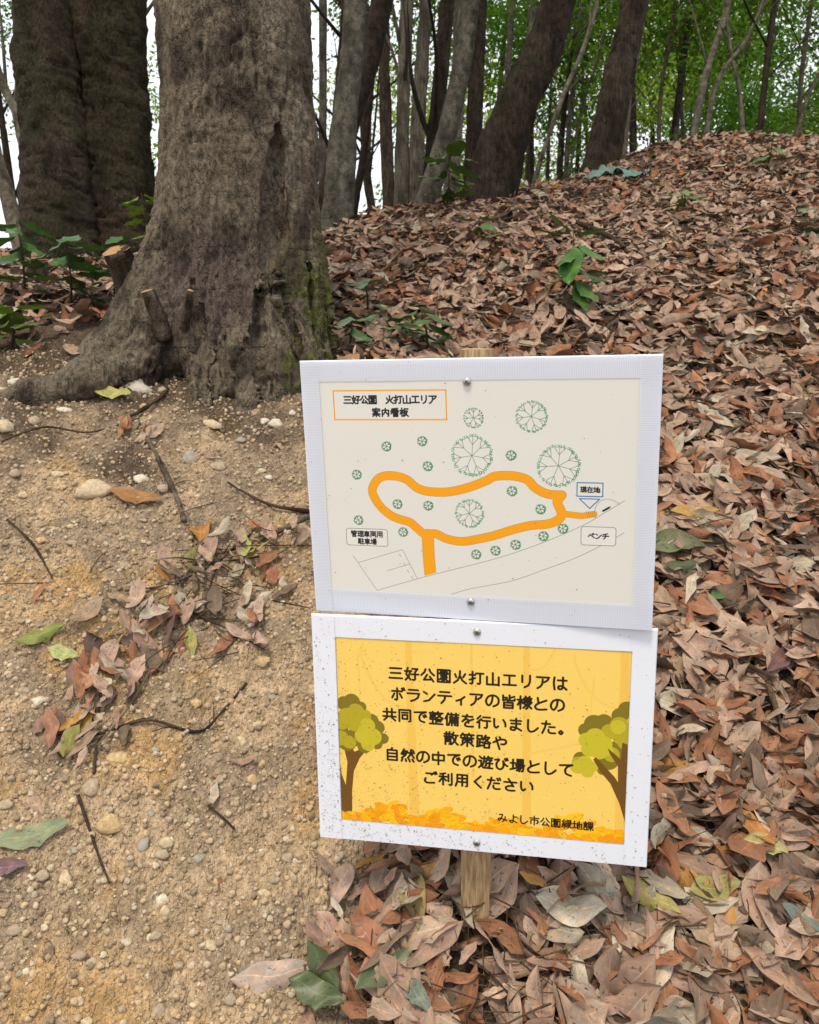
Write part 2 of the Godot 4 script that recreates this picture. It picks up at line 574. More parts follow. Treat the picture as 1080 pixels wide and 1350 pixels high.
func nets(lo: Vector3, hi: Vector3, cell: float) -> Array:
	# surface nets over the blocks that the surface crosses; front faces run clockwise
	const B := 4
	var nb := Vector3i(((hi - lo) / (cell * B)).ceil())
	var reach := cell * B * 0.87 + 0.012
	var cells := {}
	var vs := PackedVector3Array()
	var ns := PackedVector3Array()
	var edges := PackedInt32Array()
	var val := PackedFloat32Array()
	val.resize((B + 1) * (B + 1) * (B + 1))
	for bz in nb.z:
		for by in nb.y:
			for bx in nb.x:
				var o := lo + Vector3(bx, by, bz) * cell * B
				var mid := field(o + Vector3.ONE * cell * B * 0.5)
				if absf(mid) > reach: continue
				var q := 0
				for k in B + 1:
					for j in B + 1:
						for i in B + 1:
							val[q] = field(o + Vector3(i, j, k) * cell)
							q += 1
				for k in B:
					for j in B:
						for i in B:
							var at := i + j * (B + 1) + k * (B + 1) * (B + 1)
							var sum := Vector3.ZERO
							var count := 0
							var v0 := val[at]
							var x1 := val[at + 1]
							var y1 := val[at + 5]
							var z1 := val[at + 25]
							var gi := bx * B + i
							var gj := by * B + j
							var gk := bz * B + k
							var key := gi + gj * 1024 + gk * 1048576
							if (v0 < 0.0) != (x1 < 0.0): edges.append_array([key, 0, 1 if v0 < 0.0 else 0])
							if (v0 < 0.0) != (y1 < 0.0): edges.append_array([key, 1, 1 if v0 < 0.0 else 0])
							if (v0 < 0.0) != (z1 < 0.0): edges.append_array([key, 2, 1 if v0 < 0.0 else 0])
							var xy := val[at + 6]
							var xz := val[at + 26]
							var yz := val[at + 30]
							var xyz := val[at + 31]
							var neg := int(v0 < 0.0) + int(x1 < 0.0) + int(y1 < 0.0) + int(z1 < 0.0) + int(xy < 0.0) + int(xz < 0.0) + int(yz < 0.0) + int(xyz < 0.0)
							if neg == 0 or neg == 8: continue
							if (v0 < 0.0) != (x1 < 0.0): sum += Vector3(v0 / (v0 - x1), 0, 0); count += 1
							if (y1 < 0.0) != (xy < 0.0): sum += Vector3(y1 / (y1 - xy), 1, 0); count += 1
							if (z1 < 0.0) != (xz < 0.0): sum += Vector3(z1 / (z1 - xz), 0, 1); count += 1
							if (yz < 0.0) != (xyz < 0.0): sum += Vector3(yz / (yz - xyz), 1, 1); count += 1
							if (v0 < 0.0) != (y1 < 0.0): sum += Vector3(0, v0 / (v0 - y1), 0); count += 1
							if (x1 < 0.0) != (xy < 0.0): sum += Vector3(1, x1 / (x1 - xy), 0); count += 1
							if (z1 < 0.0) != (yz < 0.0): sum += Vector3(0, z1 / (z1 - yz), 1); count += 1
							if (xz < 0.0) != (xyz < 0.0): sum += Vector3(1, xz / (xz - xyz), 1); count += 1
							if (v0 < 0.0) != (z1 < 0.0): sum += Vector3(0, 0, v0 / (v0 - z1)); count += 1
							if (x1 < 0.0) != (xz < 0.0): sum += Vector3(1, 0, x1 / (x1 - xz)); count += 1
							if (y1 < 0.0) != (yz < 0.0): sum += Vector3(0, 1, y1 / (y1 - yz)); count += 1
							if (xy < 0.0) != (xyz < 0.0): sum += Vector3(1, 1, xy / (xy - xyz)); count += 1
							cells[key] = vs.size()
							vs.append(o + (Vector3(i, j, k) + sum / count) * cell)
							ns.append(Vector3(x1 + xy + xz + xyz - v0 - y1 - z1 - yz, y1 + xy + yz + xyz - v0 - x1 - z1 - xz, z1 + xz + yz + xyz - v0 - x1 - y1 - xy).normalized())
	var idx := PackedInt32Array()
	var step := [[1024, 1048576], [1048576, 1], [1, 1024]]
	for e in range(0, edges.size(), 3):
		var key := edges[e]
		var s: Array = step[edges[e + 1]]
		var a: int = cells.get(key - s[0] - s[1], -1)
		var b: int = cells.get(key - s[1], -1)
		var c: int = cells.get(key, -1)
		var d: int = cells.get(key - s[0], -1)
		if a < 0 or b < 0 or c < 0 or d < 0: continue
		if edges[e + 2] == 1:
			idx.append_array([a, c, b, a, d, c])
		else:
			idx.append_array([a, b, c, a, c, d])
	return [vs, ns, idx]

# ------------------------------------------------------------------ stems
func bend(pts: Array, t: float) -> Vector3:
	var n := pts.size() - 1
	var f := clampf(t, 0.0, 1.0) * n
	var i := mini(int(f), n - 1)
	var a: Vector3 = pts[maxi(i - 1, 0)]
	var b: Vector3 = pts[i]
	var c: Vector3 = pts[i + 1]
	var d: Vector3 = pts[mini(i + 2, n)]
	return b.cubic_interpolate(c, a, d, f - i)

func along(vals: Array, t: float) -> float:
	var n := vals.size() - 1
	var f := clampf(t, 0.0, 1.0) * n
	var i := mini(int(f), n - 1)
	return lerpf(vals[i], vals[i + 1], f - i)

func tube(pts: Array, radii: Array, sides: int, seg: float, amp: float, col: Color, sd: int, moss := Color(0, 0, 0, 0)) -> ArrayMesh:
	var length := 0.0
	for i in pts.size() - 1:
		length += (pts[i + 1] - pts[i]).length()
	var rings := maxi(3, int(length / seg))
	var vs := PackedVector3Array()
	var cs := PackedColorArray()
	var idx := PackedInt32Array()
	var side := Vector3.ZERO
	var dark := col * 0.45
	for r in rings + 1:
		var t := float(r) / rings
		var c := bend(pts, t)
		var dir := (bend(pts, t + 0.01) - bend(pts, t - 0.01)).normalized()
		if side == Vector3.ZERO: side = dir.cross(Vector3(0.3, 0.2, 1)).normalized()
		side = (side - dir * side.dot(dir)).normalized()
		var other := dir.cross(side)
		var rad := along(radii, t)
		for s in sides:
			var a := TAU * s / sides
			var out := side * cos(a) + other * sin(a)
			var p := c + out * rad
			var q := p + Vector3(sd * 3.7, sd * 1.3, 0)
			var n1 := n_bark.get_noise_3d(q.x, q.y * 0.3, q.z)
			var n2 := n_big.get_noise_3d(q.x * 1.4, q.y * 1.4, q.z * 1.4)
			var n3 := n_bark.get_noise_3d(q.x * 2.2, q.y * 2.0, q.z * 2.2)
			var crk := 1.0 - smoothstep(0.0, 0.12, absf(n_bark.get_noise_3d(q.x * 0.8 + 5.0, q.y * 0.22, q.z * 0.8)))
			vs.append(p + out * (n1 * amp + n2 * amp * 1.5 + n3 * amp * 0.5 - crk * amp * 0.9))
			var k := col.lerp(dark, smoothstep(-0.1, 0.5, n1)) * (1.0 + 0.35 * n2 + 0.5 * n3)
			if moss.a > 0.0:
				k = k.lerp(moss, moss.a * smoothstep(0.0, 0.4, n_mid.get_noise_3d(q.x * 0.4, q.y * 0.2, q.z * 0.4) + 0.05))
			k.a = 1.0
			cs.append(k)
	for r in rings:
		for s in sides:
			var a := r * sides + s
			var b := r * sides + (s + 1) % sides
			idx.append_array([a, b, a + sides, b, b + sides, a + sides])
	# end caps
	for e in 2:
		var at: int = 0 if e == 0 else rings * sides
		var ci := vs.size()
		var mid := Vector3.ZERO
		for s in sides: mid += vs[at + s]
		vs.append(mid / sides)
		cs.append(col)
		for s in sides:
			var j := (s + 1) % sides
			if e == 0: idx.append_array([ci, at + j, at + s])
			else: idx.append_array([ci, at + s, at + j])
	return arrays_mesh(vs, smooth_normals(vs, idx), cs, idx)

# ------------------------------------------------------------------ crowns
var clump_mesh: Array = []

func make_clumps():
	for v in 3:
		var r := RandomNumberGenerator.new()
		r.seed = 500 + v
		var vs := PackedVector3Array()
		var ns := PackedVector3Array()
		var cs := PackedFloat32Array()
		var idx := PackedInt32Array()
		for l in 18:
			var at := Vector3(r.randfn() * 0.16, r.randfn() * 0.11, r.randfn() * 0.16)
			var d := (Vector3(at.x, at.y * 0.4 - 0.04, at.z).normalized() + Vector3(r.randf() - 0.5, r.randf() - 0.7, r.randf() - 0.5) * 0.9).normalized()
			var up := (Vector3.UP + Vector3(r.randf() - 0.5, 0, r.randf() - 0.5) * 1.4).normalized()
			var w := d.cross(up).normalized()
			var n := w.cross(d).normalized()
			var ln := r.randf_range(0.055, 0.095)
			var wd := ln * r.randf_range(0.2, 0.28)
			var b := vs.size()
			vs.append_array([at, at + d * ln * 0.45 + w * wd - n * wd * 0.3, at + d * ln - n * ln * 0.12, at + d * ln * 0.45 - w * wd - n * wd * 0.3])
			var sh := r.randf_range(0.7, 1.3)
			for q in 4:
				ns.append(n)
				cs.append(sh)
			idx.append_array([b, b + 2, b + 1, b, b + 3, b + 2])
		clump_mesh.append([vs, ns, cs, idx])

func crown(parent: Node, centre: Vector3, size: Vector3, count: int, tone: int, blobs := 5, big := 1.0, tight := 0.27):
	if clump_mesh.is_empty(): make_clumps()
	var bl := []
	for b in blobs:
		bl.append(centre + Vector3(rng.randfn(), rng.randfn() * 0.8, rng.randfn()) * size * 0.5)
	var kin := rng.randf_range(0.85, 1.35)   # each tree has its own green
	var yellow := rng.randf_range(0.85, 1.12)
	var vs := PackedVector3Array()
	var ns := PackedVector3Array()
	var cs := PackedColorArray()
	var idx := PackedInt32Array()
	for i in count:
		var at: Vector3 = bl[rng.randi() % blobs] + Vector3(rng.randfn(), rng.randfn() * 0.7, rng.randfn()) * size * tight
		var bas := Basis(Vector3.UP, rng.randf() * TAU) * Basis(Vector3.RIGHT, rng.randf_range(-0.6, 0.6))
		var tr := Transform3D(bas * (rng.randf_range(0.8, 1.5) * big), at)
		var c := Color(0.055, 0.105, 0.025).lerp(Color(0.11, 0.18, 0.04), rng.randf())
		if tone == 1: c = Color(0.13, 0.20, 0.04).lerp(Color(0.27, 0.33, 0.075), rng.randf())
		var src: Array = clump_mesh[rng.randi() % 3]
		var b := vs.size()
		vs.append_array(tr * (src[0] as PackedVector3Array))
		ns.append_array(Transform3D(bas, Vector3.ZERO) * (src[1] as PackedVector3Array))
		for k in src[2]: cs.append(Color(minf(c.r * k * kin * yellow, 0.68), minf(c.g * k * kin, 0.8), c.b * k * kin, 1.0))
		for k in src[3]: idx.append(b + k)
	mi("crown", arrays_mesh(vs, ns, cs, idx), mats.foliage, parent)

func stem_tree(label: String, called: String, a: Vector3, b: Vector3, c: Vector3, r0: float, r1: float, col: Color, bark: String, group := "", crowned := 45, moss := Color(0, 0, 0, 0)):
	var g := ground_y(a.x, a.z)
	var dir0 := (a - b).normalized()
	var foot := a
	if a.y > g: foot = a + dir0 * ((a.y - g) / maxf(0.3, -dir0.y))
	foot.y = ground_y(foot.x, foot.z)
	var root := thing(called, label, "tree", foot, group)
	var dir := (c - b).normalized()
	var upper := c + (dir * 0.6 + Vector3.UP * 0.5).normalized() * 2.0
	var top := upper + (dir * 0.3 + Vector3.UP).normalized() * 2.2
	var near := a.z > -7.0
	var pts := [foot + Vector3(0, -0.2, 0) - foot, a + Vector3(0, 0.05, 0) - foot, b - foot, c - foot, upper - foot, top - foot]
	if (pts[1] - pts[0]).length() < 0.35: pts.remove_at(1)
	var radii := []
	for i in pts.size(): radii.append(lerpf(r0, r1, minf(1.0, i / (pts.size() - 3.0))) if i < pts.size() - 2 else r1 * (0.8 if i == pts.size() - 2 else 0.45))
	radii[0] = r0 * 1.25
	mi("trunk", tube(pts, radii, 22 if r0 > 0.09 else (14 if near else 9), 0.045 if r0 > 0.09 else 0.09, r0 * (0.10 if bark != "ribbed_bark" else 0.14), col, int(absf(a.x) * 37.0) + 3, moss), mats[bark], root)
	for k in 3:
		var s := bend(pts, 0.72 + 0.08 * k)
		var e := s + Vector3(rng.randf_range(-0.8, 0.8), rng.randf_range(0.5, 1.0), rng.randf_range(-0.8, 0.8))
		mi("limb", tube([s, (s + e) * 0.5 + Vector3(0, 0.08, 0), e], [r1 * 0.4, r1 * 0.28, r1 * 0.12], 6, 0.25, r1 * 0.05, col, 4 + k), mats[bark], root)
	if r0 < 0.06:
		for k in 4:
			var s := bend(pts, rng.randf_range(0.25, 0.68))
			var e := s + Vector3(rng.randf_range(-0.9, 0.9), rng.randf_range(0.5, 1.2), rng.randf_range(-0.5, 0.5))
			mi("limb", tube([s, s.lerp(e, 0.5) + Vector3(rng.randf_range(-0.08, 0.08), -0.06, 0), e], [r1 * 0.42, r1 * 0.3, r1 * 0.1], 5, 0.12, r1 * 0.06, col, 14 + k), mats[bark], root)
	if crowned: crown(root, top - foot + Vector3(0, -0.2, 0), Vector3(1.3, 0.9, 1.3), crowned, 0)
	return root

func wood():
	var V := func(x, y, z): return Vector3(x, y, z)
	# the twin-stemmed tree on the left
	var at := Vector3(-1.70, ground_y(-1.7, -4.6), -4.6)
	var tw := thing("twin_trunk_tree", "dark double-stemmed tree with fused base, left of the thick trunk", "tree", at)
	var moss := Color(0.07, 0.075, 0.03, 0.5)
	mi("trunk", tube([Vector3(-0.12, -0.25, 0.05), Vector3(-0.13, 0.1, 0.04), Vector3(-0.17, 0.63, -0.1), Vector3(-0.24, 1.35, -0.25), Vector3(-0.4, 3.2, -0.4), Vector3(-0.6, 5.4, -0.4)], [0.26, 0.21, 0.185, 0.165, 0.14, 0.07], 34, 0.03, 0.022, Color(0.115, 0.092, 0.066), 2, moss), mats.hero_bark, tw)
	mi("trunk", tube([Vector3(0.17, -0.25, -0.04), Vector3(0.155, 0.1, -0.06), Vector3(0.125, 0.65, -0.16), Vector3(0.09, 1.4, -0.3), Vector3(0.2, 3.2, -0.5), Vector3(0.5, 5.6, -0.6)], [0.22, 0.185, 0.18, 0.188, 0.15, 0.07], 34, 0.03, 0.024, Color(0.12, 0.088, 0.064), 5, moss), mats.hero_bark, tw)
	mi("limb", tube([Vector3(0.14, 2.6, -0.45), Vector3(0.8, 3.6, -0.3), Vector3(1.2, 4.8, 0.2)], [0.08, 0.05, 0.02], 8, 0.2, 0.004, Color(0.09, 0.07, 0.05), 8), mats.hero_bark, tw)
	crown(tw, Vector3(0, 5.6, -0.4), Vector3(1.7, 1.1, 1.6), 30, 0)
	var dark := Color(0.075, 0.055, 0.042)
	var brown := Color(0.13, 0.10, 0.075)
	var grey := Color(0.20, 0.185, 0.15)
	var pale := Color(0.30, 0.265, 0.21)
	var rows := [
		["pale slim trunk leaning left at the far left edge", Vector3(-2.72, 2.02, -6.28), Vector3(-2.86, 2.94, -6.49), Vector3(-3.05, 3.42, -6.60), 0.039, 0.033, pale, "smooth_bark"],
		["pale stout trunk cut by the left edge of the picture", Vector3(-3.08, 2.03, -6.79), Vector3(-3.20, 2.53, -6.91), Vector3(-3.37, 3.11, -7.04), 0.066, 0.060, pale, "smooth_bark"],
		["thin dark trunk between the two pale far left trunks", Vector3(-3.33, 2.10, -7.32), Vector3(-3.44, 2.92, -7.51), Vector3(-3.53, 3.55, -7.66), 0.034, 0.029, dark, "smooth_bark"],
		["pale thin trunk in the gap left of the thick trunk", Vector3(-2.62, 2.19, -8.37), Vector3(-2.61, 3.77, -8.74), Vector3(-2.68, 4.71, -8.95), 0.044, 0.044, pale, "smooth_bark"],
		["slim straight grey trunk hugging the thick trunk's right edge", Vector3(-0.74, 2.10, -7.32), Vector3(-0.74, 2.92, -7.51), Vector3(-0.74, 4.25, -7.82), 0.036, 0.036, grey, "smooth_bark"],
		["smooth grey-green trunk, first sizeable one right of the thick trunk", Vector3(-0.43, 1.97, -4.83), Vector3(-0.36, 2.64, -4.98), Vector3(-0.30, 3.28, -5.13), 0.081, 0.066, grey, "smooth_bark"],
		["dark curved trunk crossing behind the smooth grey-green trunk", Vector3(-0.54, 2.16, -5.49), Vector3(-0.38, 2.74, -5.62), Vector3(-0.17, 3.52, -5.80), 0.072, 0.070, dark, "smooth_bark"],
		["narrow dark trunk half hidden behind the grey-green trunk", Vector3(-0.61, 2.18, -6.83), Vector3(-0.57, 3.11, -7.04), Vector3(-0.50, 3.99, -7.25), 0.045, 0.042, dark, "smooth_bark"],
		["thin dark trunk leaning right in the bright sky gap", Vector3(-0.49, 2.26, -7.36), Vector3(-0.38, 2.99, -7.53), Vector3(-0.31, 3.81, -7.72), 0.039, 0.029, dark, "smooth_bark"],
		["thin brown trunk leaning left in the bright sky gap", Vector3(-0.32, 2.31, -7.89), Vector3(-0.40, 2.92, -8.03), Vector3(-0.43, 3.70, -8.21), 0.049, 0.035, brown, "smooth_bark"],
		["brown upright trunk beside the pale ribbed trunks", Vector3(-0.16, 2.23, -6.84), Vector3(-0.19, 3.11, -7.04), Vector3(-0.21, 4.02, -7.25), 0.054, 0.048, brown, "bark"],
		["pale ribbed upright trunk, left one of two", Vector3(-0.07, 2.21, -6.53), Vector3(-0.05, 3.04, -6.72), Vector3(-0.02, 3.91, -6.92), 0.056, 0.051, pale, "ribbed_bark"],
		["pale ribbed upright trunk, right one of two", Vector3(0.04, 2.30, -7.37), Vector3(0.08, 3.24, -7.59), Vector3(0.14, 4.22, -7.81), 0.067, 0.060, pale, "ribbed_bark"],
		["dark trunk leaning right behind the long grey leaning trunk", Vector3(0.10, 2.20, -6.11), Vector3(0.16, 2.68, -6.22), Vector3(0.27, 3.75, -6.47), 0.054, 0.054, dark, "smooth_bark"],
		["long smooth grey trunk bowing to the right", Vector3(0.01, 2.07, -5.16), Vector3(0.23, 2.63, -5.29), Vector3(0.37, 3.40, -5.47), 0.062, 0.057, grey, "smooth_bark"],
		["pale stout trunk far behind the long grey leaning trunk", Vector3(0.36, 2.42, -7.91), Vector3(0.42, 3.16, -8.08), Vector3(0.46, 4.24, -8.33), 0.076, 0.062, pale, "bark"],
		["dark upright trunk just left of the thick leaning trunk", Vector3(0.46, 2.38, -6.36), Vector3(0.48, 3.04, -6.51), Vector3(0.51, 3.83, -6.70), 0.061, 0.056, dark, "bark"],
		["thick dark trunk leaning strongly right on the crest", Vector3(0.41, 2.21, -5.09), Vector3(0.62, 2.73, -5.21), Vector3(0.88, 3.36, -5.36), 0.142, 0.104, dark, "bark"],
		["pale thin trunk behind the thick leaning trunk", Vector3(1.07, 2.84, -9.03), Vector3(1.16, 3.69, -9.23), Vector3(1.26, 4.53, -9.42), 0.039, 0.031, pale, "smooth_bark"],
		["very slender pale sapling trunk leaning right between the two dark trunks", Vector3(1.08, 2.67, -7.45), Vector3(1.30, 3.36, -7.61), Vector3(1.59, 4.12, -7.79), 0.026, 0.016, pale, "smooth_bark"],
		["furrowed brown trunk leaning right on top of the hill", Vector3(1.41, 2.67, -6.63), Vector3(1.56, 3.23, -6.76), Vector3(1.71, 3.91, -6.92), 0.126, 0.095, Color(0.12, 0.09, 0.068), "ribbed_bark"],
		["pale pole trunk forking up behind the hill crest", Vector3(2.72, 3.02, -8.56), Vector3(2.87, 3.77, -8.74), Vector3(3.12, 4.60, -8.93), 0.041, 0.030, pale, "smooth_bark"],
		["slim pale trunk leaning right beside the forking pole trunk", Vector3(2.84, 3.02, -8.56), Vector3(3.0, 3.77, -8.74), Vector3(3.4, 4.42, -8.89), 0.030, 0.019, pale, "smooth_bark"],
		["dark thin trunk near the right edge behind the crest", Vector3(3.40, 3.13, -8.59), Vector3(3.48, 3.92, -8.77), Vector3(3.57, 4.60, -8.93), 0.037, 0.030, dark, "smooth_bark"],
	]
	for r in rows:
		stem_tree(r[0], "tree", r[1], r[2], r[3], r[4], r[5], r[6], r[7], "trunks of the wood", 14, Color(0.07, 0.075, 0.03, 0.25) if r[6] == dark else Color(0, 0, 0, 0))
	var thin := [
		[Vector3(2.35, 3.13, -9.61), Vector3(2.43, 3.98, -9.81), Vector3(2.58, 4.79, -10.00), 0.029, 0.021],
		[Vector3(3.22, 3.40, -10.70), Vector3(3.28, 4.25, -10.90), Vector3(3.38, 5.15, -11.11), 0.028, 0.023],
		[Vector3(2.73, 3.17, -9.62), Vector3(2.76, 3.98, -9.81), Vector3(2.91, 4.87, -10.01), 0.025, 0.021],
		[Vector3(1.90, 3.08, -10.63), Vector3(1.96, 3.98, -10.84), Vector3(2.08, 4.97, -11.07), 0.037, 0.028],
		[Vector3(1.00, 2.84, -9.55), Vector3(1.03, 3.65, -9.73), Vector3(1.10, 4.46, -9.92), 0.037, 0.033],
		[Vector3(4.74, 3.44, -10.71), Vector3(4.77, 4.34, -10.92), Vector3(4.90, 5.33, -11.15), 0.032, 0.028],
		[Vector3(3.29, 3.09, -8.58), Vector3(3.22, 3.70, -8.72), Vector3(3.11, 4.28, -8.85), 0.022, 0.015],
		[Vector3(4.1, 3.3, -9.4), Vector3(4.3, 4.0, -9.5), Vector3(4.7, 4.7, -9.6), 0.022, 0.014],
		[Vector3(3.6, 3.4, -11.4), Vector3(3.5, 4.3, -11.5), Vector3(3.45, 5.4, -11.6), 0.03, 0.022],
		[Vector3(2.0, 3.2, -11.0), Vector3(2.15, 4.1, -11.1), Vector3(2.4, 5.0, -11.2), 0.022, 0.016],
	]
	for t in thin:
		stem_tree("thin bare pole among the green trees beyond the crest", "pole_tree", t[0], t[1], t[2], t[3], t[4], pale.lerp(brown, rng.randf()), "smooth_bark", "thin poles beyond the crest", 0)
	# leafy trees beyond the hill: [tangent of bearing, distance, crown elevation in degrees, size, clumps, tone]
	var far := []
	for i in 32:
		far.append([lerpf(0.13, 0.68, (i + rng.randf()) / 32.0), rng.randf_range(10.5, 22.0), rng.randf_range(8.5, 20.0), rng.randf_range(1.2, 2.0), 190, 1 if rng.randf() < 0.45 else 0])
	for i in 6:
		far.append([lerpf(-0.13, 0.07, (i + rng.randf()) / 6.0), rng.randf_range(16.0, 27.0), rng.randf_range(4.0, 16.0), 1.5, 55, 1])
	for i in 2:
		far.append([-0.315 + 0.02 * i, 13.0 + 3.0 * i, 10.0 + 4.0 * i, 0.9, 60, 1])
	for i in 6:
		far.append([lerpf(0.02, 0.22, (i + rng.randf()) / 6.0), rng.randf_range(20.0, 30.0), rng.randf_range(5.0, 13.0), 2.0, 150, 1])
	for i in 3:
		far.append([lerpf(0.0, 0.16, (i + rng.randf()) / 3.0), rng.randf_range(13.0, 17.0), rng.randf_range(15.0, 20.0), 1.3, 80, 0])
	for i in 5:
		far.append([lerpf(-0.72, -0.46, (i + rng.randf()) / 5.0), rng.randf_range(11.0, 18.0), rng.randf_range(11.0, 18.0), 1.5, 150, 0])
	for i in 2:
		far.append([-0.12 + 0.03 * i, 26.0, 5.5, 1.6, 60, 1])
	for i in 13:
		far.append([lerpf(0.08, 0.72, (i + rng.randf()) / 13.0), rng.randf_range(26.0, 38.0), rng.randf_range(6.0, 18.0), 3.2, 170, 1 if rng.randf() < 0.5 else 0])
	for f in far:
		var x: float = f[0] * f[1]
		var z: float = -f[1]
		var g := ground_y(x, z)
		var cy: float = 1.5 + tan(deg_to_rad(f[2])) * Vector2(x, z).length()
		var o := thing("leafy_tree", "leafy green tree in the background wood " + ("at the upper right" if f[0] > 0.3 else ("behind the furrowed leaning trunk" if f[0] > 0.13 else ("seen between the slim trunks" if f[0] > -0.3 else "at the far left"))), "tree", Vector3(x, g, z), "leafy trees beyond the hill")
		var h := maxf(cy - g, 1.0)
		mi("trunk", tube([Vector3(0, -0.2, 0), Vector3(rng.randf_range(-0.2, 0.2), h * 0.5, 0), Vector3(rng.randf_range(-0.3, 0.3), h + 0.8, 0)], [0.06, 0.045, 0.015], 7, 0.3, 0.004, brown, 3), mats.smooth_bark, o)
		crown(o, Vector3(0, h, 0), Vector3(f[3], f[3] * 0.9, f[3]), f[4], f[5], 9, 1.0 if f[1] < 24.0 else 2.0, 0.14)

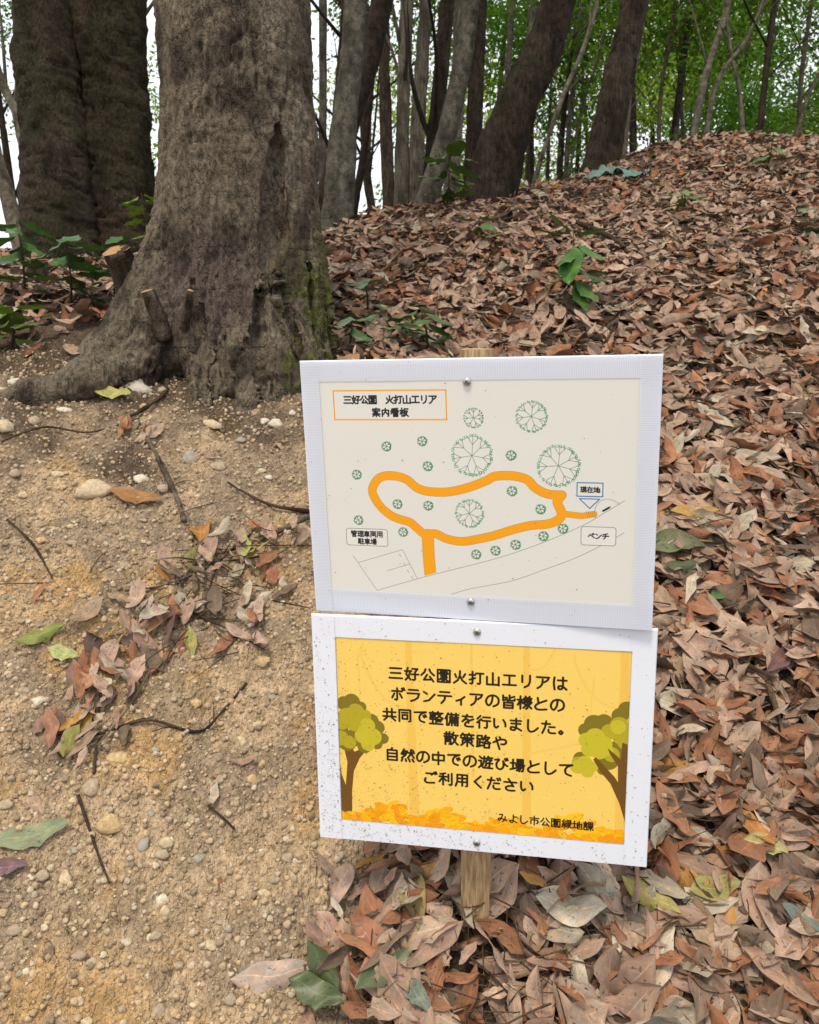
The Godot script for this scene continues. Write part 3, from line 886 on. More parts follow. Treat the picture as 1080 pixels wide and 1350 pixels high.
# ------------------------------------------------------------------ lettering: strokes on a 100 x 100 grid, ~ marks a curved stroke
const GLYPHS := {
	"三": "10,15 90,15|16,50 84,50|5,87 95,87",
	"好": "24,5 12,52 42,92|40,28 30,70 6,95|3,30 48,30|55,12 92,12 74,36|74,36 74,88 66,94 58,92|50,52 98,52",
	"公": "36,8 28,30 6,52|62,8 72,30 95,52|46,48 24,86 80,82|66,62 90,96",
	"園": "8,6 92,6 92,94 8,94 8,6|28,20 72,20|50,12 50,32|20,32 80,32|32,42 68,42 68,56 32,56 32,42|48,56 22,76|40,66 40,86 54,78|72,60 62,68|50,62 78,86",
	"火": "16,30 24,52|86,26 72,50|50,6 49,40 34,74 8,94|50,42 66,74 92,94",
	"打": "4,28 42,28|24,5 24,84 18,92 8,90|4,64 42,50|48,16 98,16|76,16 76,84 70,92 58,90",
	"山": "50,6 50,90|10,34 10,90 90,90|90,34 90,94",
	"エ": "14,16 86,16|50,16 50,84|6,84 94,84",
	"リ": "24,10 24,58|76,8 76,50 66,78 40,94",
	"ア": "8,14 90,14 80,34 60,48|48,30 46,60 34,80 14,94",
	"案": "50,2 50,12|10,24 10,13 90,13 90,24|42,18 28,46 70,58|8,34 92,34|66,34 50,52 20,58|6,70 94,70|50,58 50,98|46,72 10,94|54,72 90,94",
	"内": "12,96 12,26 88,26 88,88 78,94|50,6 49,40 26,72|50,42 74,70",
	"看": "84,6 18,12|12,26 88,26|4,42 96,42|46,10 36,42 6,66|36,54 84,54 84,96 36,96 36,54|36,68 84,68|36,82 84,82",
	"板": "4,30 42,30|24,4 24,96|22,34 4,68|26,38 40,56|52,12 96,12|54,12 54,50 42,94|58,36 88,36 74,74 50,95|60,46 76,78 98,95",
	"現": "6,12 40,12|8,46 38,46|23,12 23,82|4,86 42,76|50,8 90,8 90,60 50,60 50,8|50,25 90,25|50,42 90,42|60,60 56,80 40,95|76,60 76,90 96,90 96,78",
	"在": "6,22 94,22|42,4 28,44 4,66|24,48 24,96|42,54 92,54|66,36 66,90|36,92 98,92",
	"地": "4,34 38,34|20,8 20,78|2,84 40,74|44,50 94,34 92,64 84,68|68,6 68,74|52,20 52,86 60,92 96,90 97,74",
	"ベ": "4,62 34,30 94,80|62,18 72,34|78,10 90,26",
	"ン": "14,20 36,34|14,90 50,80 90,34",
	"チ": "78,10 50,20 16,22|4,48 96,48|52,22 52,58 42,80 24,95",
	"管": "20,2 6,22|14,12 46,12|28,14 34,24|64,2 52,20|58,12 96,12|72,14 80,24|50,24 50,32|10,46 10,34 90,34 90,46|28,46 72,46 72,62 28,62|28,46 28,96|28,76 78,76 78,96 28,96",
	"理": "6,12 40,12|8,46 38,46|23,12 23,82|4,86 42,76|48,8 94,8 94,50 48,50 48,8|48,29 94,29|71,8 71,92|46,70 96,70|40,92 98,92",
	"車": "14,16 86,16|20,30 80,30 80,64 20,64 20,30|20,47 80,47|6,80 94,80|50,4 50,98",
	"両": "6,10 94,10|12,96 12,30 88,30 88,88 80,94|50,10 50,72|32,46 32,72 68,72 68,46",
	"用": "18,8 18,60 6,95|18,8 88,8 88,90 78,94|18,35 88,35|18,62 88,62|53,8 53,92",
	"駐": "8,8 8,58 46,58 44,86 36,94|8,8 46,8|8,25 42,25|8,41 42,41|26,8 26,58|4,70 4,86|15,70 16,82|26,70 28,80|68,3 78,14|54,26 96,26|58,56 92,56|75,26 75,92|50,92 98,92",
	"場": "4,34 36,34|20,8 20,76|2,82 38,72|50,6 88,6 88,36 50,36 50,6|50,21 88,21|40,48 98,48|54,48 40,70|50,60 92,60 88,90 80,94|64,62 46,90|78,62 62,94",
	"は": "~14,8 10,50 16,94|36,28 94,28|~70,6 70,70 60,90 42,88 42,72 58,68 76,76 94,92",
	"ボ": "8,28 78,28|44,6 44,86 38,94 28,90|24,46 8,78|62,46 78,76|78,6 84,20|90,3 97,17",
	"ラ": "18,12 82,12|8,38 90,38 80,68 60,84 32,95",
	"テ": "18,12 82,12|4,40 96,40|~52,40 48,68 26,95",
	"ィ": "78,38 54,58 22,70|54,58 54,98",
	"の": "~52,16 46,60 28,86 12,76 8,50 24,22 54,12 82,22 94,48 86,76 58,92",
	"皆": "14,6 14,42 44,36|14,22 40,22|58,4 58,38 66,42 92,40 94,30|90,12 58,24|50,46 42,56|20,58 80,58 80,96 20,96 20,58|20,77 80,77",
	"様": "2,30 42,30|22,4 22,96|20,34 4,68|26,38 40,56|56,4 62,14|84,4 76,14|46,18 96,18|50,32 92,32|44,46 98,46|70,18 70,88 60,94|50,58 60,66|64,64 42,88|92,54 76,66|72,62 96,90",
	"と": "28,8 34,46|~86,24 34,48 12,70 24,90 56,92 88,88",
	"共": "6,32 94,32|4,66 96,66|32,6 32,66|68,6 68,66|32,74 10,96|68,74 92,96",
	"同": "10,96 10,8 90,8 90,90 80,95|28,28 72,28|32,46 68,46 68,76 32,76 32,46",
	"で": "8,18 90,12|~88,13 56,28 42,54 50,80 78,90|70,40 78,54|84,34 92,48",
	"整": "4,12 48,12|10,22 42,22 42,36 10,36 10,22|26,3 26,52|24,38 6,50|28,38 46,48|64,2 52,22|60,12 98,12|86,14 74,36 52,50|62,20 76,38 98,50|8,60 92,60|50,60 50,92|50,74 84,74|26,72 26,92|4,94 96,94",
	"備": "24,4 4,46|15,30 15,96|32,14 98,14|48,3 48,25|80,3 80,25|36,32 96,32|38,32 38,60 28,95|50,44 92,44 92,94 84,94|50,44 50,96|50,60 92,60|50,76 92,76|71,44 71,94",
	"を": "14,18 84,18|46,4 34,34 12,58|~20,50 40,38 54,44 56,66|~90,36 52,54 32,74 36,90 60,94 88,92",
	"行": "28,4 6,28|34,28 4,56|20,44 20,96|46,14 94,14|40,40 98,40|74,40 74,86 68,94 56,92",
	"い": "~12,18 12,60 24,84 40,72|~74,22 88,44 90,70",
	"ま": "14,20 86,20|18,42 82,42|~52,4 52,66 40,90 18,88 14,76 28,68 56,74 88,92",
	"し": "~22,6 22,70 38,92 64,86 90,62",
	"た": "6,24 60,24|34,4 26,50 8,94|54,46 92,46|~50,66 52,84 70,92 96,90",
	"。": "~22,68 34,80 22,92 10,80 22,68",
	"散": "4,18 52,18|18,4 18,34|38,4 38,34|2,36 54,36|10,46 46,46 46,90 38,94|10,46 10,96|10,60 46,60|10,74 46,74|68,4 54,44|62,26 98,26|88,28 78,66 52,96|62,40 76,74 98,96",
	"策": "20,2 6,22|14,12 46,12|28,14 34,24|64,2 52,20|58,12 96,12|72,14 80,24|6,36 94,36|18,50 82,50 82,68 76,70|18,50 18,72|50,26 50,98|46,58 8,92|54,58 92,92",
	"路": "8,8 40,8 40,34 8,34 8,8|24,34 24,84|24,56 42,56|8,48 8,88|4,92 44,80|66,4 48,38|60,18 90,18 72,44 46,62|58,26 76,46 98,60|56,64 90,64 90,96 56,96 56,64",
	"や": "~6,48 50,26 84,24 94,42 80,58 60,58|48,6 58,22|24,14 48,96",
	"自": "50,3 42,18|16,20 84,20 84,96 16,96 16,20|16,45 84,45|16,70 84,70",
	"然": "26,4 6,42|22,18 48,18 36,48 8,72|22,30 36,36|14,42 28,50|54,30 98,30|76,6 74,38 52,70|76,34 96,68|86,8 94,18|14,80 6,96|36,80 40,96|60,80 66,96|84,80 94,96",
	"中": "10,26 90,26 90,66 10,66 10,26|50,4 50,98",
	"遊": "10,6 20,18|4,38 20,38 20,74 4,90|20,74 36,90 98,92|26,20 60,20|42,6 42,20|40,20 38,50 26,78|40,38 56,38 54,72 48,76|70,4 60,24|68,14 98,14|66,30 92,30 78,46|78,46 78,78 70,82|60,56 98,56",
	"び": "~6,22 34,18 16,50 22,82 46,90 64,68 62,28|~62,28 74,52 92,64|74,10 80,24|88,6 94,20",
	"て": "8,18 92,12|~90,13 58,28 44,54 52,80 84,92",
	"ご": "22,18 72,18 60,28|~18,56 12,76 30,90 80,88|80,8 86,22|92,4 98,18",
	"利": "46,6 10,14|4,32 54,32|30,12 30,96|28,36 4,72|32,42 52,62|68,14 68,66|92,6 92,86 86,94 74,92",
	"く": "70,6 26,50 72,94",
	"だ": "6,26 54,26|32,6 24,50 6,94|50,48 86,48|~46,66 48,84 64,92 90,90|72,12 78,26|88,8 94,22",
	"さ": "8,30 92,30|38,6 72,60|~72,60 48,58 22,68 24,86 50,94 80,92",
	"み": "~18,16 50,14 34,60 16,82 6,70 18,56 50,62 92,82|~78,36 74,66 52,94",
	"よ": "52,28 88,26|~52,6 52,72 40,92 18,86 20,72 48,70 90,92",
	"市": "50,2 50,18|4,20 96,20|16,84 16,40 84,40 84,76 74,80|50,20 50,98",
	"緑": "26,4 8,22 24,34|42,18 8,52 44,48|26,50 26,96|12,62 4,86|38,62 44,80|54,8 92,8 90,40|56,24 90,24|46,40 98,40|72,40 72,88 62,92|52,50 60,60|64,62 46,84|92,50 78,62|74,60 96,88",
	"課": "18,3 26,11|4,18 40,18|8,32 36,32|8,46 36,46|8,60 36,60 36,92 8,92 8,60|52,8 92,8 92,46 52,46 52,8|52,27 92,27|72,8 72,98|44,60 98,60|68,62 46,92|76,62 98,92",
}
var im: Image
var im_o := Vector2.ZERO   # millimetre at the print's top left corner
var im_s := 3.2            # pixels in a millimetre

func px(x: float, y: float) -> Vector2:
	return (Vector2(x, y) - im_o) * im_s

func stroke(a: Vector2, b: Vector2, r: float, c: Color):
	# a round-ended line in pixels
	var w := im.get_width()
	var h := im.get_height()
	var ab := b - a
	var inv := 1.0 / maxf(ab.length_squared(), 1e-6)
	for y in range(maxi(0, int(minf(a.y, b.y) - r - 1)), mini(h, int(maxf(a.y, b.y) + r + 2))):
		for x in range(maxi(0, int(minf(a.x, b.x) - r - 1)), mini(w, int(maxf(a.x, b.x) + r + 2))):
			var p := Vector2(x + 0.5, y + 0.5) - a
			var d := (p - ab * clampf(p.dot(ab) * inv, 0.0, 1.0)).length()
			var k := r - d + 0.5
			if k > 0.0:
				im.set_pixel(x, y, c if k >= 1.0 else im.get_pixel(x, y).lerp(c, k))

func curve(pts: Array, n := 5) -> Array:
	var out := []
	for i in pts.size() - 1:
		for k in n:
			var a: Vector2 = pts[maxi(i - 1, 0)]
			var d: Vector2 = pts[mini(i + 2, pts.size() - 1)]
			out.append(pts[i].cubic_interpolate(pts[i + 1], a, d, float(k) / n))
	out.append(pts[-1])
	return out

func poly(pts: Array, r: float, c: Color, curved := false):
	# pts and r in millimetres
	var q := []
	for p in pts: q.append(px(p[0], p[1]))
	if curved: q = curve(q)
	for i in q.size() - 1: stroke(q[i], q[i + 1], r * im_s, c)

func text(s: String, x0: float, y0: float, x1: float, y1: float, size: float, weight: float, c: Color):
	var n := s.length()
	for i in n:
		if not GLYPHS.has(s[i]): continue
		var t := 0.0 if n == 1 else float(i) / (n - 1)
		var o := Vector2(lerpf(x0, x1, t) - size * 0.5, lerpf(y0, y1, t) - size * 0.5)
		for st in GLYPHS[s[i]].split("|"):
			var curved: bool = st.begins_with("~")
			var q := []
			for w in st.trim_prefix("~").split(" "):
				var v: PackedStringArray = w.split(",")
				q.append(px(o.x + float(v[0]) * size / 100.0, o.y + float(v[1]) * size / 100.0))
			if curved: q = curve(q, 4)
			for k in q.size() - 1: stroke(q[k], q[k + 1], weight * size * 0.5 * im_s, c)

func blob(x: float, y: float, rx: float, ry: float, turn: float, c: Color):
	var m := px(x, y)
	var r := maxf(rx, ry) * im_s
	var cs := cos(turn)
	var sn := sin(turn)
	for j in range(maxi(0, int(m.y - r)), mini(im.get_height(), int(m.y + r + 1))):
		for i in range(maxi(0, int(m.x - r)), mini(im.get_width(), int(m.x + r + 1))):
			var dx := (i + 0.5 - m.x) / im_s
			var dy := (j + 0.5 - m.y) / im_s
			var u := (dx * cs + dy * sn) / rx
			var v := (-dx * sn + dy * cs) / ry
			if u * u + v * v < 1.0: im.set_pixel(i, j, c)

func fill(pts: Array, c: Color):
	# a filled outline, scan line by scan line
	var q := []
	var lo := 1e9
	var hi := -1e9
	for p in pts:
		q.append(px(p[0], p[1]))
		lo = minf(lo, q[-1].y)
		hi = maxf(hi, q[-1].y)
	for y in range(maxi(0, int(lo)), mini(im.get_height(), int(hi) + 1)):
		var xs := []
		for i in q.size():
			var a: Vector2 = q[i]
			var b: Vector2 = q[(i + 1) % q.size()]
			if (a.y <= y + 0.5) != (b.y <= y + 0.5):
				xs.append(a.x + (b.x - a.x) * (y + 0.5 - a.y) / (b.y - a.y))
		xs.sort()
		for k in range(0, xs.size() - 1, 2):
			var x0 := clampi(int(round(xs[k])), 0, im.get_width())
			var x1 := clampi(int(round(xs[k + 1])), 0, im.get_width())
			if x1 > x0: im.fill_rect(Rect2i(x0, y, x1 - x0, 1), c)

func plan_tree(x: float, y: float, r: float, sd: int):
	# a tree as a plan draws it: branches from the middle, curls round the rim
	var g := RandomNumberGenerator.new()
	g.seed = sd
	var line := Color(0.30, 0.42, 0.34)
	var rim := Color(0.25, 0.55, 0.36)
	var small := r < 10.0
	if small: rim = Color(0.16, 0.50, 0.29)
	var w := 0.32 if small else 0.3
	var n := 6 if small else 7
	for k in n:
		var a := TAU * k / n + g.randf_range(-0.15, 0.15) + 0.3
		var p := [x + cos(a) * r * 0.5, y + sin(a) * r * 0.5]
		poly([[x, y], p], w, line)
		for s in [-0.28, 0.0, 0.28]:
			var e := [x + cos(a + s) * r * 0.84, y + sin(a + s) * r * 0.84]
			poly([p, e], w, line)
			if not small:
				poly([e, [x + cos(a + s - 0.1) * r * 0.95, y + sin(a + s - 0.1) * r * 0.95]], w, line)
	var m := 16 if small else int(r * 1.5)
	for k in m:
		var a := TAU * k / m + g.randf_range(-0.06, 0.06)
		var q := r * g.randf_range(0.86, 0.95)
		var s := r * (0.16 if small else 0.075)
		var dark := cos(a - 0.5) > 0.1
		var pts := []
		for t in 7:
			var b := a + PI * 0.5 + t * 0.8
			pts.append([x + cos(a) * q + cos(b) * s * (1.0 - t * 0.08), y + sin(a) * q + sin(b) * s * (1.0 - t * 0.08)])
		poly(pts, w * (1.5 if dark else 1.0), rim)

func map_print() -> Image:
	im_o = Vector2(23, 23)
	im = Image.create(int(456 * im_s), int(328 * im_s), false, Image.FORMAT_RGB8)
	im.fill(Color(0.865, 0.86, 0.835))
	var orange := Color(0.945, 0.63, 0.06)
	var edge := Color(0.55, 0.40, 0.12)
	var ink := Color(0.10, 0.10, 0.13)
	var thin := Color(0.46, 0.46, 0.45)
	var t := [[49, 43], [214, 43], [214, 84.5], [49, 84.5], [49, 43]]
	poly(t, 1.0, orange)
	text("三好公園　火打山エリア", 70, 56, 195, 56, 12.4, 0.17, ink)
	text("案内看板", 112, 74, 153, 74, 12.4, 0.17, ink)
	var k := 0
	for a in [[252, 82, 15], [332, 80, 23], [249, 135, 31], [369, 148, 31], [244, 219, 22]]:
		plan_tree(a[0], a[1], a[2], 60 + k)
		k += 1
	for a in [[125, 123], [178, 115], [78, 165], [185, 151], [304, 134], [138, 208], [184, 209], [77, 234], [145, 250], [305, 185], [345, 210], [376, 237], [349, 249], [310, 263], [281, 273], [253, 280]]:
		plan_tree(a[0], a[1], 7.4, 90 + k)
		k += 1
	var loop := [[374, 189], [355, 188], [338, 180], [326, 168], [306, 163], [282, 164], [268, 171], [243, 181], [214, 188], [186, 188], [168, 183], [153, 171], [134, 166], [115, 168], [104, 179], [101, 192], [111, 211], [127, 225], [142, 231], [156, 235], [168, 245], [178, 252], [194, 251], [210, 258], [233, 261], [259, 256], [281, 250], [306, 241], [331, 234], [355, 231], [370, 224], [374, 215], [370, 205], [368, 198], [374, 189]]
	var stem := [[182, 253], [182.5, 285], [184, 312]]
	var spur := [[379, 216], [401, 218], [418, 215]]
	for pass_ in 2:
		var g := 0.35 if pass_ == 0 else 0.0
		var c := edge if pass_ == 0 else orange
		poly(loop, 6.1 + g, c, true)
		poly(stem, 8.6 + g, c)
		poly(spur, 4.0 + g, c)
	fill([[160, 322], [200, 308], [200, 330], [160, 330]], Color(0.865, 0.86, 0.835))
	for x in [408, 410.6, 413.2, 415.8]: poly([[x, 211.5], [x + 1, 219]], 0.25, edge)
	poly([[101, 343], [175, 318], [266, 290], [306, 276], [356, 255], [404, 231], [427, 216], [458, 195]], 0.32, thin, true)
	poly([[215, 343], [240, 334], [255, 330], [306, 317], [356, 296], [392, 280], [428, 260], [459, 240]], 0.32, thin, true)
	poly([[66, 290], [101, 343]], 0.3, thin)
	poly([[74, 300], [143, 277], [164, 321]], 0.3, thin)
	poly([[118, 311], [153, 299]], 0.3, thin)
	for a in [[138, 284], [144, 297], [149, 308], [155, 318]]: poly([[a[0], a[1]], [a[0] + 2.5, a[1] + 4.5]], 0.5, Color(0.62, 0.62, 0.6))
	poly([[420, 221], [419, 209], [424, 198], [435, 193], [448, 197], [451, 201]], 0.3, thin, true)
	poly([[430, 210], [438, 205]], 1.3, ink)
	# framed labels
	for b in [[57, 247, 121, 273], [401, 233, 448, 259.5]]:
		var r := 4.0
		fill([[b[0] + r, b[1]], [b[2] - r, b[1]], [b[2], b[1] + r], [b[2], b[3] - r], [b[2] - r, b[3]], [b[0] + r, b[3]], [b[0], b[3] - r], [b[0], b[1] + r]], Color(0.875, 0.87, 0.845))
		var o := []
		for q in [[b[2] - r, b[1] + r, -90], [b[2] - r, b[3] - r, 0], [b[0] + r, b[3] - r, 90], [b[0] + r, b[1] + r, 180]]:
			for s in 5:
				var an := deg_to_rad(q[2] + s * 22.5)
				o.append([q[0] + cos(an) * r, q[1] + sin(an) * r])
		o.append(o[0])
		poly(o, 0.35, Color(0.36, 0.36, 0.37))
	text("管理車両用", 69, 255, 109, 255, 9.8, 0.15, ink)
	text("駐車場", 79.5, 266.5, 99, 266.5, 9.4, 0.15, ink)
	text("ベンチ", 415, 246, 434, 246, 9.2, 0.17, ink)
	var blue := Color(0.19, 0.42, 0.68)
	poly([[394.5, 171], [429, 171], [429, 190], [394.5, 190], [394.5, 171]], 0.7, blue)
	text("現在地", 403, 180.5, 421, 180.5, 8.6, 0.16, ink)
	poly([[398, 193.5], [425, 193.5], [412, 207], [398, 193.5]], 0.7, blue)
	return im

func leafy_print() -> Image:
	im_o = Vector2(38, 34.5)
	im = Image.create(int(437 * im_s), int(306 * im_s), false, Image.FORMAT_RGB8)
	im.fill(Color(0.95, 0.80, 0.41))
	var ghost := Color(0.93, 0.755, 0.345)
	var ghost2 := Color(0.94, 0.78, 0.375)
	# pale stems in the backdrop
	for b in [[150, 156, 36, 340, 10], [245, 248, 34, 250, 3], [326, 330, 34, 340, 9], [466, 470, 34, 340, 12]]:
		fill([[b[0] - b[4] * 0.5, b[2]], [b[0] + b[4] * 0.5, b[2]], [b[1] + b[4] * 0.8, b[3]], [b[1] - b[4] * 0.8, b[3]]], ghost)
	for b in [[[80, 44], [76, 62], [90, 95], [112, 130], [144, 142]], [[245, 120], [268, 145], [310, 165]], [[330, 70], [350, 66], [366, 40]], [[395, 42], [398, 60], [414, 95], [440, 118], [466, 124]], [[330, 205], [380, 190], [420, 178]]]:
		poly(b, 2.2, ghost2, true)
	for b in [[[72, 60], [74, 220]], [[424, 76], [420, 130]]]: poly(b, 1.6, ghost2)
	# left tree
	var brown := Color(0.44, 0.30, 0.10)
	var dkol := Color(0.50, 0.44, 0.12)
	var mol := Color(0.70, 0.64, 0.13)
	var lol := Color(0.775, 0.72, 0.17)
	fill([[39, 342], [55, 338], [56, 290], [60, 255], [70, 232], [84, 214], [72, 216], [62, 222], [54, 208], [44, 212], [50, 240], [46, 280], [40, 262], [36, 230], [36, 300]], brown)
	for b in [[48, 142, 12], [60, 138, 13], [74, 146, 9], [90, 168, 12], [100, 178, 11], [108, 196, 9], [98, 206, 9], [78, 212, 11], [50, 205, 16], [70, 195, 18], [40, 190, 14]]: blob(b[0], b[1], b[2], b[2], 0, dkol)
	for b in [[52, 164, 15], [66, 154, 13], [78, 164, 12], [42, 172, 14], [62, 174, 13], [82, 158, 8], [40, 200, 13], [54, 206, 11]]: blob(b[0], b[1], b[2], b[2], 0, mol)
	for b in [[84, 176, 12], [76, 194, 13], [92, 194, 14], [84, 208, 11], [78, 182, 8]]: blob(b[0], b[1], b[2], b[2], 0, lol)
	# right tree
	for b in [[408, 206, 11], [426, 150, 15], [414, 160, 11], [440, 146, 13], [472, 124, 13], [462, 134, 12], [462, 190, 17], [448, 206, 15], [470, 178, 16], [440, 222, 8]]: blob(b[0], b[1], b[2], b[2], 0, dkol)
	for b in [[462, 150, 14], [448, 160, 12], [474, 160, 12], [466, 166, 14], [404, 212, 9], [470, 176, 10], [452, 196, 12]]: blob(b[0], b[1], b[2], b[2], 0, mol)
	for b in [[416, 176, 12], [428, 170, 14], [440, 180, 13], [420, 190, 12], [434, 192, 13], [446, 190, 9], [404, 220, 11], [414, 212, 11], [418, 226, 10], [426, 218, 8], [460, 152, 11]]: blob(b[0], b[1], b[2], b[2], 0, lol)
	fill([[480, 330], [474, 300], [466, 274], [452, 243], [438, 226], [426, 206], [430, 202], [446, 219], [458, 232], [463, 240], [462, 214], [450, 196], [446, 186], [458, 196], [466, 204], [467, 176], [474, 178], [480, 200]], brown)
	# heaps of fallen leaves along the foot
	var g := RandomNumberGenerator.new()
	g.seed = 77
	var tones := [Color(0.96, 0.70, 0.06), Color(0.98, 0.755, 0.10), Color(0.93, 0.61, 0.04), Color(0.965, 0.655, 0.03)]
	for layer in 3:
		for n in 46:
			var x := lerpf(38, 476, (n + g.randf()) / 46.0)
			var top := 330.0
			for p in [[117, 36, 50], [200, 32, 46], [305, 24, 46], [402, 36, 56], [455, 18, 40]]:
				top = minf(top, 336.0 - p[1] * exp(-pow((x - p[0]) / p[2], 2.0) * 2.2))
			var y := lerpf(top + 2.0, 340.0, (layer + g.randf() * 0.8) / 3.0)
			var tn := g.randf_range(-0.6, 0.9)
			var ln := g.randf_range(10, 15)
			var wd := ln * g.randf_range(0.38, 0.52)
			blob(x, y + 1.0, ln, wd, tn, Color(0.86, 0.52, 0.03))
			blob(x, y, ln, wd, tn, tones[g.randi() % 4])
			poly([[x - cos(tn) * ln, y - sin(tn) * ln], [x + cos(tn) * ln, y + sin(tn) * ln]], 0.22, Color(0.84, 0.56, 0.05))
	var ink := Color(0.11, 0.095, 0.05)
	text("三好公園火打山エリアは", 130, 87, 375, 89, 21.8, 0.148, ink)
	text("ボランティアの皆様との", 133, 121, 372, 123, 21.8, 0.148, ink)
	text("共同で整備を行いました。", 119, 155, 384, 160, 21.4, 0.148, ink)
	text("散策路や", 214, 188, 288, 190, 21.8, 0.148, ink)
	text("自然の中での遊び場として", 122, 221, 387, 226, 21.8, 0.148, ink)
	text("ご利用ください", 181, 256, 329, 258, 21.8, 0.148, ink)
	text("みよし市公園緑地課", 293, 314, 422, 316, 14.8, 0.135, ink)
	return im

# ------------------------------------------------------------------ the notice
func slab(w: float, h: float, t: float, bev: float) -> ArrayMesh:
	# a board centred on x, y; its back at z 0 and its front at z t, front edges chamfered; uv in metres
	var st := SurfaceTool.new()
	st.begin(Mesh.PRIMITIVE_TRIANGLES)
	var x := w * 0.5
	var y := h * 0.5
	var rings := []
	for r in [[0.0, 0.0], [0.0, t - bev], [bev * 0.35, t - bev * 0.35], [bev, t]]:
		var i: float = r[0]
		rings.append([Vector3(-x + i, y - i, r[1]), Vector3(x - i, y - i, r[1]), Vector3(x - i, -y + i, r[1]), Vector3(-x + i, -y + i, r[1])])
	var quad := func(a: Vector3, b: Vector3, c: Vector3, d: Vector3):
		for p in [a, b, c, a, c, d]:
			st.set_uv(Vector2(p.x + x, y - p.y))
			st.add_vertex(p)
	st.set_smooth_group(-1)
	quad.call(rings[3][0], rings[3][1], rings[3][2], rings[3][3])
	quad.call(rings[0][1], rings[0][0], rings[0][3], rings[0][2])
	for k in 3:
		for i in 4:
			var j := (i + 1) % 4
			quad.call(rings[k][i], rings[k][j], rings[k + 1][j], rings[k + 1][i])
	st.generate_normals()
	return st.commit()

func sheet(w: float, h: float, wave: float, sd: int) -> ArrayMesh:
	# a thin sheet, faintly uneven, uv 0 to 1 across it
	var vs := PackedVector3Array()
	var uv := PackedVector2Array()
	var idx := PackedInt32Array()
	var nx := clampi(int(w / 0.012), 2, 40)
	var ny := clampi(int(h / 0.012), 2, 40)
	for j in ny + 1:
		for i in nx + 1:
			var u := float(i) / nx
			var v := float(j) / ny
			var e := wave * (0.5 + 0.5 * n_mid.get_noise_2d(u * w * 1.3 + sd * 5.0, v * h * 1.3))
			vs.append(Vector3((u - 0.5) * w, (0.5 - v) * h, e))
			uv.append(Vector2(u, v))
	for j in ny:
		for i in nx:
			var a := j * (nx + 1) + i
			idx.append_array([a, a + 1, a + nx + 2, a, a + nx + 2, a + nx + 1])
	return arrays_mesh(vs, smooth_normals(vs, idx), null, idx, uv)

func stripes() -> ImageTexture:
	var s := Image.create(64, 8, false, Image.FORMAT_RGB8)
	for x in 64:
		var v := 0.955 + 0.045 * cos(TAU * x / 16.0)
		for y in 8: s.set_pixel(x, y, Color(v, v, v))
	return ImageTexture.create_from_image(s)

func screw(parent: Node, at: Vector3):
	var vs := PackedVector3Array()
	var idx := PackedInt32Array()
	var prof := [[0.0058, 0.0], [0.0058, 0.0008], [0.0050, 0.0020], [0.0032, 0.0028], [0.0012, 0.0031]]
	for p in prof:
		for k in 18: vs.append(Vector3(cos(TAU * k / 18) * p[0], sin(TAU * k / 18) * p[0], p[1]))
	for r in prof.size() - 1:
		for k in 18:
			var a := r * 18 + k
			var b := r * 18 + (k + 1) % 18
			idx.append_array([a, a + 18, b, b, a + 18, b + 18])
	vs.append(Vector3(0, 0, 0.0025))
	for k in 18: idx.append_array([vs.size() - 1, 72 + (k + 1) % 18, 72 + k])
	var s := mi("screw", arrays_mesh(vs, smooth_normals(vs, idx), null, idx), mats.steel, parent)
	s.position = at
	s.rotation.z = rng.randf() * TAU
	for k in 2:
		var b := BoxMesh.new()
		b.size = Vector3(0.006, 0.0011, 0.0012)
		var c := MeshInstance3D.new()
		c.name = "slot"
		c.mesh = b
		c.material_override = mats.slot
		c.position = Vector3(0, 0, 0.0028 + 0.0002 * k)
		c.rotation.z = PI * 0.5 * k
		s.add_child(c, true)

func specks(parent: Node, w: float, h: float, z: float, n: int, sd: int, heavy: float):
	# dried mud splashed on the board, thickest low on the left
	var r := RandomNumberGenerator.new()
	r.seed = sd
	var vs := PackedVector3Array()
	var ns := PackedVector3Array()
	var idx := PackedInt32Array()
	var made := 0
	while made < n:
		var u := r.randf()
		var v := r.randf()
		var want := 0.05 + heavy * (exp(-u * 4.2) * (0.35 + 0.65 * v) + exp(-(1.0 - v) * 7.0) * exp(-u * 2.0) * 0.9)
		if r.randf() > want: continue
		made += 1
		var c := Vector3((u - 0.5) * w, (0.5 - v) * h, z)
		var q := 0.00028 + 0.0006 * pow(r.randf(), 3.0)
		var st := r.randf_range(1.0, 2.0)
		var tu := r.randf() * TAU
		var b := vs.size()
		vs.append(c + Vector3(0, 0, 0.0003))
		ns.append(Vector3(0, 0, 1))
		for k in 6:
			var a := TAU * k / 6.0
			var e := Vector2(cos(a) * q * st, sin(a) * q * r.randf_range(0.7, 1.3)).rotated(tu)
			vs.append(c + Vector3(e.x, e.y, 0))
			ns.append(Vector3(0, 0, 1))
		for k in 6: idx.append_array([b, b + 1 + (k + 1) % 6, b + 1 + k])
	var o := mi("mud_specks", arrays_mesh(vs, ns, null, idx), mats.mud, parent)
	o.set_meta("kind", "stuff")

